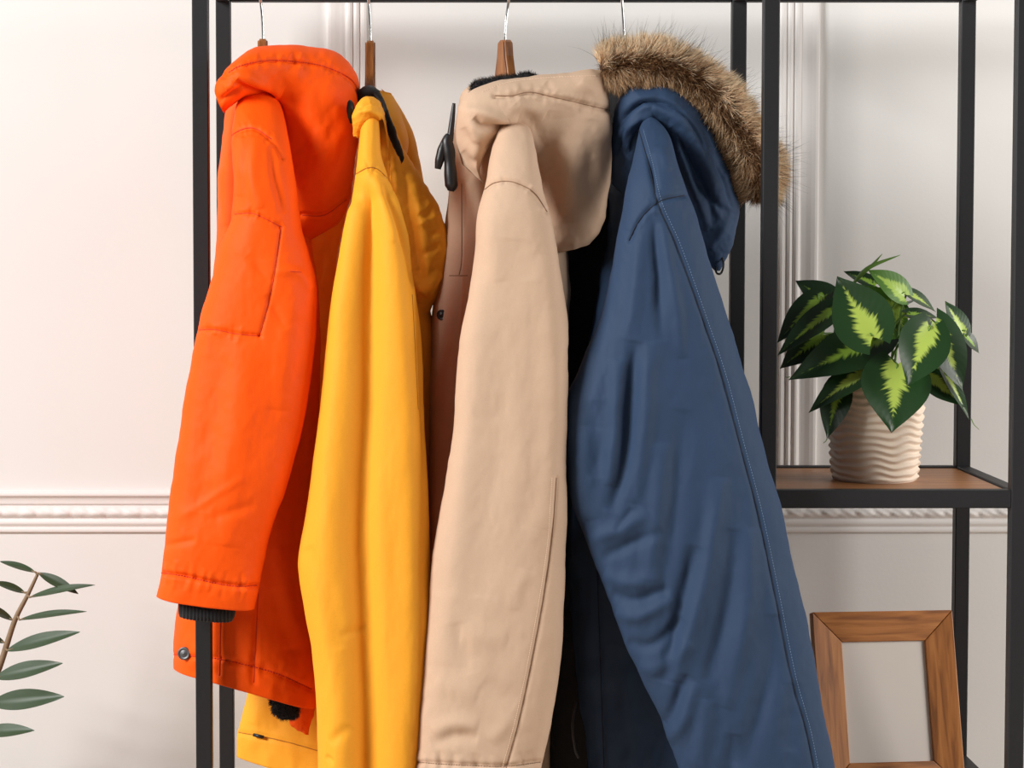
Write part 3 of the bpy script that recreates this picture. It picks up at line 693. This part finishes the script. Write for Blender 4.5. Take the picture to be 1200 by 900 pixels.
for pts, rr in (([(532, 121), (530, 140), (527, 165)], [.0022, .0035, .0045]), ([(527, 158), (524, 166), (526, 178), (527, 190), (528, 205), (529, 218), (528, 224)], [.005, .0075, .0085, .007, .0085, .0085, .004]), ([(521, 163), (518, 175), (515, 188), (513, 198)], [.003, .006, .006, .004])):
    q = spline([at(x, y, .02) for x, y in pts], 24); rr = np.interp(np.linspace(0, 1, 24), np.linspace(0, 1, len(rr)), rr)
    v, f = tube_vf(q, rr*1.25, 14); obj('cord_toggle', v, f, M['black_plastic'], bp)

# ------------------------------------------------------------------ navy parka
b = at(800, 1010, 0.15)
npk = empty('navy_parka', (b[0], .15, b[2]), 'navy blue parka with brown fur trimmed hood next to the plant shelf', 'parka')
nbody = Cloth('body', npk, M['navy'], [
    (728, 130, 800, 125, .20, .08), (718, 180, 812, 180, .20, .11), (712, 260, 825, 260, .20, .12), (700, 350, 835, 350, .20, .12), (680, 450, 845, 450, .20, .12), (664, 560, 850, 560, .20, .12), (662, 620, 852, 620, .20, .12), (666, 700, 855, 700, .20, .12), (676, 800, 860, 800, .20, .12), (686, 900, 865, 900, .20, .12), (692, 1000, 868, 1000, .20, .12)],
    nv=240, nu=120, creases=[(((700, 655), (703, 760), (708, 900)), 2.6, -.004, True), (((678, 640), (690, 760), (700, 880)), 9, .006), (((725, 730), (735, 820), (745, 900)), 12, .006), (((715, 800), (730, 890)), 8, -.005), (((690, 600), (700, 640)), 8, -.005)], noise=(.003, 20, 36, 101))
nbody.seam(((699, 650), (703, 760), (708, 905)), M['navy_thread'], .0009)
nblk = Cloth('front_black_panel', npk, M['black'], [  # black panel filling the gap between the beige sleeve and the navy body
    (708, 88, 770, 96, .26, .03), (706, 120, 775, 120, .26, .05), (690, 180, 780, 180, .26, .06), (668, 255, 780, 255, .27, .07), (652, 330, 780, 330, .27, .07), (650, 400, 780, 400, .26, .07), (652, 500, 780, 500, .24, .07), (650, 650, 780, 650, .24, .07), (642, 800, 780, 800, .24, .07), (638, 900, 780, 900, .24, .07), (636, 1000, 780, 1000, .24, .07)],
    nv=160, nu=80, noise=(.003, 24, 50, 111), label='black panel reaching past the left edge of the body')
v, f = tube_vf(spline([at(675, 822, .06), at(671, 850, .055), at(674, 878, .055), at(678, 888, .06)], 14), [.0022]*14, 8); obj('zip_pull', v, f, M['black_plastic'], npk)
NS = [(754, 136, 766, 134, .06, .02), (748, 160, 781, 153, .025, .04), (741, 190, 791, 181, -.01, .05), (734, 222, 802, 216, -.035, .055), (726, 262, 814, 252, -.045, .057), (716, 318, 834, 312, -.05, .06), (700, 380, 853, 372, -.05, .062), (678, 432, 869, 425, -.05, .064), (661, 475, 882, 470, -.05, .066), (658, 505, 890, 505, -.05, .066),
      (662, 545, 900, 543, -.05, .066), (670, 585, 911, 582, -.05, .066), (684, 625, 921, 625, -.05, .066), (700, 665, 931, 665, -.05, .066), (715, 708, 941, 708, -.05, .066), (734, 758, 951, 755, -.05, .065), (756, 805, 960, 803, -.05, .065), (777, 850, 968, 848, -.05, .063), (796, 902, 979, 900, -.05, .06), (810, 950, 988, 950, -.05, .056), (820, 985, 994, 985, -.05, .052)]
strap = ((754, 152), (766, 195), (776, 238), (798, 288), (826, 366), (851, 440), (872, 520), (893, 600), (912, 690), (932, 790), (951, 860), (966, 940))
ash = ((737, 282), (748, 260), (762, 244), (778, 234), (802, 229))
nsl = Cloth('sleeve', npk, M['navy'], NS, nv=440, nu=220, expo=2.25, creases=[
    (tuple((x-5, y+1) for x, y in strap), 2.4, -.0022, True), (ash, 2.6, -.004, True),
    (((745, 400), (738, 470), (730, 550), (715, 600)), 8, -.012), (((725, 420), (722, 500), (716, 570)), 9, .008), (((762, 400), (756, 500), (744, 590)), 9, .008),
    (((800, 480), (790, 600), (775, 700)), 11, -.007), (((775, 520), (768, 620), (760, 680)), 10, .007), (((845, 560), (825, 680), (792, 800)), 10, .010), (((815, 640), (796, 720), (778, 800)), 9, -.010), (((860, 620), (850, 720), (828, 800)), 10, -.008),
    (((880, 620), (875, 720), (850, 830)), 11, .008), (((905, 720), (900, 800), (870, 900)), 11, -.007), (((830, 820), (820, 900)), 10, .006), (((860, 860), (850, 940)), 9, -.006), (((930, 800), (925, 880)), 9, -.004),
    (((690, 632), (722, 622), (760, 600)), 9, .006), (((704, 655), (735, 640), (775, 622)), 7, -.006), (((708, 672), (735, 682), (775, 680)), 9, .006), (((716, 695), (745, 704), (785, 690)), 7, -.006), (((722, 718), (750, 722), (790, 700)), 8, .006),
    (((736, 752), (765, 756), (800, 725)), 7, -.006), (((750, 780), (775, 782), (808, 750)), 9, .006), (((768, 850), (784, 842), (805, 790)), 7, -.007), (((784, 868), (802, 845), (815, 800)), 8, .006), (((742, 596), (722, 622)), 4.5, -.005), (((690, 500), (680, 560), (690, 610)), 14, .006), (((700, 470), (698, 560)), 12, -.004),
    (((748, 270), (745, 340), (736, 400)), 8, .005), (((775, 262), (790, 340), (800, 420)), 7, .006), (((765, 250), (772, 320), (774, 400)), 7, -.007), (((762, 180), (770, 225)), 4, -.006), (((772, 170), (784, 200)), 6, .004)]
    + pucker(ash, 6, 12, .002, 2.6, 19), noise=(.0018, 24, 60, 121), fold=1.12)
nsl.seam(tuple((x-5, y+1) for x, y in strap), M['navy_thread'], .0008); nsl.seam(strap, M['navy_light'], .00038, (.0022, .0022), 'top_stitching'); nsl.seam(ash, M['navy_thread'], .0009)
nh = Cloth('hood', npk, M['navy'], [
    (716, 215, 734, 232, .12, .008), (714, 170, 740, 205, .105, .025), (719, 128, 750, 168, .09, .04), (738, 100, 766, 148, .08, .052), (775, 98, 782, 160, .085, .056), (815, 122, 786, 200, .10, .06), (845, 170, 792, 234, .115, .06), (862, 222, 798, 258, .12, .055), (866, 255, 806, 280, .125, .045), (860, 280, 818, 298, .125, .034), (851, 303, 830, 311, .125, .018), (843, 317, 838, 317, .125, .004)],
    nv=240, nu=150, lip=False, creases=[
    (((722, 150), (740, 128), (765, 118), (790, 130)), 4, -.008), (((725, 165), (745, 142), (765, 136)), 5, .007), (((735, 185), (748, 160), (758, 148)), 4, -.007), (((765, 124), (795, 140), (820, 175), (840, 225)), 7, .009), (((785, 150), (805, 180), (825, 225), (838, 262)), 6, -.010), (((798, 178), (815, 222), (830, 270)), 6, .008),
    (((815, 130), (838, 165), (852, 205)), 5, -.006), (((728, 142), (745, 124), (768, 116), (792, 126), (812, 150), (826, 185)), 2.2, -.007), (((738, 178), (750, 152), (764, 144)), 2.2, -.007), (((790, 158), (808, 192), (824, 236)), 2.4, -.008), (((836, 178), (850, 215), (858, 245)), 2.4, -.006), (((722, 180), (732, 150)), 2.4, -.006), (((820, 215), (840, 240), (855, 250)), 5, -.006), (((830, 290), (848, 270), (858, 250)), 5, .005)], noise=(.002, 18, 24, 131))
v, f = tube_vf(spline([at(845, 298, .11), at(848, 310, .10), at(845, 320, .10), at(840, 320, .10), at(838, 312, .12)], 20), .0018, 8); obj('drawcord', v, f, M['black_plastic'], npk)
# fur trim: a rolled band, then hair on it
path = np.array([(704, 80, .06), (724, 76, .06), (752, 75, .07), (787, 81, .085), (825, 105, .10), (857, 143, .11), (880, 184, .115), (890, 212, .115), (887, 232, .115)])
rad = np.array([.016, .026, .030, .031, .033, .035, .037, .033, .016])
pp = spline([at(a, c, d) for a, c, d in path], 90); rr = np.interp(np.linspace(0, 1, 90), np.linspace(0, 1, 9), rad)
rr = rr*(1+.06*np.sin(np.linspace(0, 26, 90)))
fv, ff = tube_vf(pp, rr, 36)
trim = obj('fur_trim', fv, ff, M['fur_core'], npk, label='thick brown faux fur hood trim')
Pg = np.array(fv).reshape(90, 36, 3); Cg = pp[:, None, :]
Ng = Pg-Cg; Ng /= np.linalg.norm(Ng, axis=2)[..., None]
NH = 46000
p, n, iv = samples(Pg, Ng, NH, 77)
tan = np.gradient(pp, axis=0); tan /= np.linalg.norm(tan, axis=1)[:, None]
tt = tan[np.clip(iv.astype(int), 0, 89)]
outw = np.cross(tt, np.array((0, 1.0, 0))); outw /= np.linalg.norm(outw, axis=1)[:, None]
sgn = np.sign((n*outw).sum(1))[:, None]
outw = np.where(((outw[:, 2] + outw[:, 0]) > 0)[:, None], outw, -outw)
side = (n*outw).sum(1)
clump = vnoise(p[:, 0]*75, p[:, 2]*75, 5); clump2 = vnoise(p[:, 0]*75+9, p[:, 2]*75+4, 8)
comb = outw*np.clip(side*1.3+.15, -1, 1)[:, None]*.6+tt*(.35+.5*clump[:, None])+np.cross(tt, n)*clump2[:, None]*.6+np.array((0, 0, -.15))
c = lambda *a: rgb(*a)[:3]
FURC = [(0, .34, c(96, 66, 42), c(206, 164, 120)), (.34, .62, c(124, 88, 58), c(238, 200, 156)), (.62, .80, c(66, 44, 28), c(132, 92, 58)), (.80, .93, c(160, 120, 84), c(252, 228, 194)), (.93, 1, c(44, 30, 20), c(70, 50, 34))]
# the pelt is pale along the outer edge, dark brown along the middle and tan at the inner fringe
PALE = [(0, .5, c(222, 180, 138), c(252, 222, 184)), (.5, .9, c(236, 198, 156), c(255, 238, 212)), (.9, 1, c(120, 84, 54), c(190, 142, 98))]
DARK = [(0, .55, c(58, 37, 22), c(118, 80, 48)), (.55, .85, c(84, 56, 34), c(168, 122, 80)), (.85, 1, c(110, 78, 50), c(228, 192, 148))]
edge = side+.16*clump2
def sub(msk, *arrs): return [a[msk] for a in arrs]
fringe = comb-outw*.55+np.array((0, 0, -.25))
a1, a2, a3 = sub(edge < -.30, p, n, fringe); strands('fur_hair', a1, a2, a3, .030, .00046, FURC, trim, 1, 15000, .5)
a1, a2, a3 = sub((edge >= -.30) & (edge < .22), p, n, comb); strands('fur_hair', a1, a2, a3, .024, .00042, DARK, trim, 5, 13000, .5)
a1, a2, a3 = sub(edge >= .22, p, n, comb+outw*.15); strands('fur_hair', a1, a2, a3, .029, .00050, PALE, trim, 2, 16000, .3)
strands('fur_guard_hair', p[side > -.2], n[side > -.2], comb[side > -.2], .058, .00028, [(0, 1, c(50, 36, 26), c(40, 30, 24))], trim, 4, 900, .3)

# ------------------------------------------------------------------ leaves
def leaf_vf(base, tip, hw, nrm, fold=.25, droop=.12, twist=0.0, shape='heart', nt=15, ns=9):
    base = np.array(base); tip = np.array(tip); A = tip-base; L = np.linalg.norm(A); A = A/L
    nrm = np.array(nrm, float); nrm -= A*(nrm@A); nrm /= np.linalg.norm(nrm)
    S = np.cross(A, nrm)
    V, UV = [], []
    tm = .5/(.5+.85) if shape == 'heart' else .5
    for i in range(nt):
        t = i/(nt-1)
        if shape == 'heart':
            w = ((t+.02)**.5)*((1-t)**1.12)*1.0/(((.30+.02)**.5)*((1-.30)**1.12)); w = max(w, .006)
        else:
            w = (math.sin(math.pi*min(1, t*.97+.02)**.9))**.85+.01
        tw = twist*t
        for j in range(ns):
            s = -1+2*j/(ns-1)
            al = t*L
            if shape == 'heart': al -= .20*L*(abs(s)**1.3)*(1-t)**6
            lat = s*w*hw
            up = fold*abs(lat)-droop*L*(t*t-t*.55)*1.0
            up += .03*hw*math.sin(7*t+s*2.3)
            lat2 = lat*math.cos(tw)-0; up2 = up+lat*math.sin(tw)
            V.append(base+A*al+S*lat2+nrm*up2); UV.append(((s+1)/2, t))
    return V, UV, grid_faces(nt, ns, False)
def add_leaf(parent, mat, *a, **k):
    V, UV, F = leaf_vf(*a, **k)
    V = np.array(V); th = .0005; nv = len(V)
    nt, ns = k.get('nt', 15), k.get('ns', 9)
    G = V.reshape(nt, ns, 3); nn = np.cross(np.gradient(G, axis=1), np.gradient(G, axis=0)); nn /= np.linalg.norm(nn, axis=2)[..., None]+1e-12
    V2 = np.vstack((V, V-nn.reshape(-1, 3)*th)); V2 = np.vstack((V2, V2)); F2 = F+[tuple(i+nv for i in f[::-1]) for f in F]
    rim = [j for j in range(ns)]+[i*ns+ns-1 for i in range(1, nt)]+[(nt-1)*ns+j for j in range(ns-2, -1, -1)]+[i*ns for i in range(nt-2, 0, -1)]
    for q in range(len(rim)):
        a_, b_ = rim[q], rim[(q+1) % len(rim)]; F2.append((b_+2*nv, a_+2*nv, a_+3*nv, b_+3*nv))
    o = obj('leaf', V2, F2, mat, parent)
    uvl = o.data.uv_layers.new(name='UVMap'); UV2 = UV*4
    for lp in o.data.loops: uvl.data[lp.index].uv = UV2[lp.vertex_index]
    return o

# ------------------------------------------------------------------ variegated plant on the shelf
pc = at(1025, 556, .19); PZ = ZS-0.003
pot_c = (pc[0], .19, PZ)
plant = empty('potted_plant', pot_c, 'leafy variegated green plant in a cream wavy ribbed pot on the shelf', 'plant')
H = .160
def ridge(t, z):
    if z < .006 or z > H-.004: return 0
    ph = z/.0128*2*math.pi+1.5*math.sin(t*5+z*40)+.8*math.sin(t*9+1.3)
    return .0022*math.sin(ph)
prof = [(.066, 0), (.0695, .002)]+[(.071+.0115*(k/90)**1.0, .005+(H-.007)*k/90) for k in range(91)]+[(.082, H), (.0775, H), (.076, H-.01), (.074, H-.022)]
v, f = lathe_vf(prof, 120, center=pot_c, fn=ridge); f.pop()
obj('pot', v, f, M['pot'], plant)
v, f = lathe_vf([(.0755, H-.03), (.0755, H-.022), (.05, H-.016), (.01, H-.013)], 32, center=pot_c); obj('soil', v, f, M['soil'], plant)
def zp(x, y): return 880+x*.26667, 280+y*.26667
SC = 700.0
#        base        tip         hw(zoom) depth base, tip   normal          material fold droop
LV = [((640, 552), (620, 850), 150, .08, .05, (0, -1, .25), 'leaf', .12, .10),
      ((785, 388), (690, 645), 112, .06, .03, (.15, -1, .35), 'leaf', .15, .10),
      ((812, 372), (938, 668), 92, .09, .07, (.3, -1, .3), 'leaf', .15, .12),
      ((535, 432), (380, 163), 128, .055, .07, (-.2, -1, .25), 'leaf', .15, .12),
      ((372, 298), (200, 178), 72, .14, .15, (-.2, -.8, .6), 'leaf_dark', .2, .15),
      ((308, 255), (112, 445), 66, .13, .11, (-.3, -.9, .5), 'leaf_dark', .2, .2),
      ((374, 303), (116, 495), 62, .09, .06, (-.3, -.9, .55), 'leaf_dark', .2, .2),
      ((560, 440), (172, 606), 104, .11, .07, (-.2, -1, .4), 'leaf_dark', .2, .15),
      ((506, 585), (252, 745), 62, .10, .08, (-.2, -.8, .6), 'leaf', .3, .25),
      ((388, 640), (335, 875), 68, .11, .08, (-.15, -1, .2), 'leaf_dark', .2, .1),
      ((672, 248), (522, 132), 66, .17, .16, (.1, -.9, .5), 'leaf_young', .2, .15),
      ((545, 200), (408, 138), 36, .22, .24, (0, -.8, .6), 'leaf_dark', .2, .1),
      ((690, 240), (822, 312), 42, .18, .20, (.2, -.7, .7), 'leaf', .2, .2),
      ((932, 412), (858, 272), 52, .14, .14, (.4, -1, .2), 'leaf', .15, .1),
      ((775, 600), (945, 732), 68, .10, .08, (.2, -1, .4), 'leaf', .2, .15),
      ((850, 588), (968, 790), 34, .09, .08, (.6, -1, .2), 'leaf', .3, .15),
      ((940, 425), (1010, 500), 34, .16, .17, (.2, -.8, .6), 'leaf_dark', .2, .2),
      ((320, 420), (130, 562), 70, .15, .13, (-.2, -1, .3), 'leaf_dark', .2, .2),
      ((655, 345), (470, 200), 72, .19, .19, (-.1, -1, .4), 'leaf_young', .2, .1),
      ((562, 430), (410, 520), 60, .12, .10, (0, -.9, .5), 'leaf', .2, .2),
      ((690, 330), (830, 338), 34, .16, .18, (.1, -.7, .7), 'leaf_dark', .2, .2),
      ((640, 330), (600, 470), 60, .20, .17, (.1, -1, .2), 'leaf_young', .2, .1),
      ((560, 300), (650, 420), 60, .22, .20, (.1, -1, .2), 'leaf_dark', .2, .1),
      ((480, 330), (360, 460), 70, .18, .15, (-.1, -1, .3), 'leaf_dark', .2, .15),
      ((700, 330), (870, 450), 60, .24, .28, (.2, .2, 1), 'leaf', .2, .2),
      ((560, 330), (420, 300), 60, .28, .33, (-.1, .2, 1), 'leaf_dark', .2, .2),
      ((640, 300), (700, 260), 60, .28, .33, (.1, .2, 1), 'leaf', .2, .2)]
rnd = random.Random(4)
for bz, tz, hw, yb, yt, nr, mt, fo, dr in LV:
    B = at(*zp(*bz), yb); T = at(*zp(*tz), yt)
    add_leaf(plant, M[mt], B, T, hw*.26667/SC, nr, fold=fo, droop=dr)
    s0 = np.array(pot_c)+np.array((rnd.uniform(-.03, .03), rnd.uniform(-.03, .03), H-.02))
    mid = s0*.45+B*.55+np.array((0, 0.01, .035))
    v, f = tube_vf(spline([s0, mid, B+np.array((0, .003, .002)), B*.93+T*.07], 14), np.linspace(.0024, .0012, 14), 7)
    obj('stem', v, f, M['stem'], plant)
for tz, r in (((657, 70), .0034), ((577, 66), .0022)):
    B = at(*zp(450, 195), .18); T = at(*zp(*tz), .17); md = at(*zp(*( (520, 125) if r > .003 else (530, 118))), .175)
    pts = spline([B, md, T], 16); v, f = tube_vf(pts, r*np.sin(np.linspace(.6, 3.1, 16))+.0003, 8, .5); obj('rolled_leaf', v, f, M['leaf_young'] if False else M['stem'], plant)
for tz in (((968, 790), (980, 815), (1003, 838)), ((335, 875), (330, 888), (318, 897)), ((172, 606), (160, 608), (150, 606))):
    v, f = tube_vf(spline([at(*zp(*q), .08) for q in tz], 8), np.linspace(.0009, .0004, 8), 5); obj('leaf_tip', v, f, M['stem'], plant)

# ------------------------------------------------------------------ picture frame on the lower shelf
FW, FH, MW = .246, .300, .050
fe = empty('picture_frame', (0, 0, 0), 'wooden picture frame with a blank white card leaning on the lower shelf', 'picture frame')
def prism(poly, z0, z1):
    n = len(poly); V = [(x, z0, y) for x, y in poly]+[(x, z1, y) for x, y in poly]
    F = [list(range(n)), list(range(n, 2*n))[::-1]]+[[i, i+n, (i+1) % n+n, (i+1) % n] for i in range(n)]
    return V, F
t = .016; g = .0004; w2 = FW/2
def rail(name, poly, mt, slope):
    # moulding: outer edge proud, inner edge slightly sunk
    n = 4; V = []
    for (x, z), y in zip(poly, slope): V.append((x, y, z))
    for (x, z) in poly: V.append((x, t, z))
    F = [[0, 1, 2, 3], [7, 6, 5, 4]]+[[i, i+4, (i+1) % 4+4, (i+1) % 4] for i in range(4)]
    me = obj(name, V, F, mt, fe, smooth=False)
    bv = me.modifiers.new('bevel', 'BEVEL'); bv.width = .0012; bv.segments = 2
    return me
so, si = -.002, .004
rail('frame_top', [(-w2+g, FH), (w2-g, FH), (w2-MW-g, FH-MW), (-w2+MW+g, FH-MW)], M['frame_h'], (so, so, si, si))
rail('frame_bottom', [(w2-g, 0), (-w2+g, 0), (-w2+MW+g, MW), (w2-MW-g, MW)], M['frame_h'], (so, so, si, si))
rail('frame_side', [(-w2, 0+g), (-w2, FH-g), (-w2+MW, FH-MW-g), (-w2+MW, MW+g)], M['frame'], (so, so, si, si))
rail('frame_side', [(w2, FH-g), (w2, 0+g), (w2-MW, MW+g), (w2-MW, FH-MW-g)], M['frame'], (so, so, si, si))
v, f = box_vf(-w2+MW-.006, w2-MW+.006, .009, .012, MW-.006, FH-MW+.006, 0); obj('card', v, f, M['mat_board'], fe, smooth=False, label='blank white card')
v, f = box_vf(-w2+.012, w2-.012, .0165, .020, .012, FH-.012, 0); obj('backing', v, f, M['frame'], fe, smooth=False)
leg = [(-.03, .0205, .22), (.03, .0205, .22), (.035, .098, .0165), (-.035, .098, .0165)]
V = leg+[(x, y+.003, z) for x, y, z in leg]
obj('easel_leg', V, [[0, 1, 2, 3], [7, 6, 5, 4]]+[[i, i+4, (i+1) % 4+4, (i+1) % 4] for i in range(4)], M['frame'], fe, smooth=False)
fb_ = at(1052, 936, .10)
fe.location = (fb_[0], .12, ZL-.003+.0006); fe.rotation_euler = (math.radians(-15), math.radians(.6), math.radians(9))

# ------------------------------------------------------------------ floor plant at the left
ZY = .30
pb = at(-60, 700, ZY)
zz = empty('floor_plant', (pb[0], ZY, 0), 'dark green stemmed plant with slender pointed leaves against the pale wall', 'plant')
v, f = lathe_vf([(.10, 0), (.108, .004), (.125, .24), (.13, .25), (.13, .262), (.118, .262), (.115, .235), (.112, .22)], 40, center=(pb[0], ZY, 0)); f.pop()
obj('pot', v, f, M['floor_pot'], zz)
v, f = lathe_vf([(.113, .20), (.113, .225), (.06, .232), (.01, .234)], 30, center=(pb[0], ZY, 0)); obj('soil', v, f, M['soil'], zz)
def q7(x, y, d=ZY): return at(x*.378, 560+y*.378, d)
root = np.array((pb[0]+.01, ZY, .23))
st = spline([root, root*.5+q7(-70, 760)*.5+np.array((-.02, 0, 0)), q7(-55, 720), q7(0, 582), q7(45, 445), q7(85, 365), q7(116, 300)], 60)
v, f = tube_vf(st, np.linspace(.0085, .0028, 60), 10); obj('stem', v, f, M['zz_stem'], zz)
Z = [((108, 292), (0, 256), 13, .30, .31, (0, -.6, .8)), ((120, 295), (242, 357), 17, .29, .27, (.2, -.8, .5)), ((92, 370), (290, 326), 16, .29, .24, (0, -.6, .8)), ((76, 356), (-20, 320), 15, .30, .29, (0, -.6, .8)),
     ((60, 440), (264, 408), 15, .29, .23, (0, -.6, .8)), ((38, 440), (-60, 390), 17, .3, .28, (0, -.6, .8)), ((22, 535), (242, 474), 24, .29, .23, (0, -.8, .6)), ((12, 510), (-80, 480), 18, .3, .28, (0, -.6, .8)),
     ((-15, 620), (189, 572), 27, .29, .24, (0, -.85, .55)), ((-30, 700), (193, 676), 32, .29, .23, (0, -.9, .45)), ((-60, 790), (102, 780), 23, .29, .24, (0, -.8, .6)), ((-20, 620), (-190, 570), 26, .3, .3, (0, -.8, .6)), ((-40, 700), (-230, 660), 30, .3, .3, (0, -.8, .6)), ((-60, 790), (-250, 760), 30, .3, .3, (0, -.8, .6))]
for bz, tz, hw, yb, yt, nr in Z:
    B = q7(*bz, yb); T = q7(*tz, yt)
    add_leaf(zz, M['zz_leaf'], B, T, hw*.378/680, nr, fold=.3, droop=.08, shape='lance', nt=17, ns=7)
    i = np.argmin(np.linalg.norm(st-B, axis=1)); v, f = tube_vf([st[i], (st[i]+B)/2+np.array((0, 0, .001)), B, B*.9+T*.1], [.0022, .002, .0018, .001], 7); obj('petiole', v, f, M['zz_stem'], zz)
for k, (dx, dy, hgt) in enumerate(((-.12, .02, .40), (-.06, -.06, .34))):
    s2 = spline([root+np.array((-.03-.03*k, -.01, 0)), root+np.array((dx*.4, dy*.4, hgt*.4)), root+np.array((dx, dy, hgt))], 30)
    v, f = tube_vf(s2, np.linspace(.008, .003, 30), 9); obj('stem', v, f, M['zz_stem'], zz)
    for j in range(6):
        i = 10+j*3
        for sg in (-1, 1):
            B = s2[i]; T = B+np.array((sg*.075-.01, -.02, .035)); add_leaf(zz, M['zz_leaf'], B, T, .013, (0, -.7, .7), fold=.3, droop=.08, shape='lance', nt=11, ns=5)
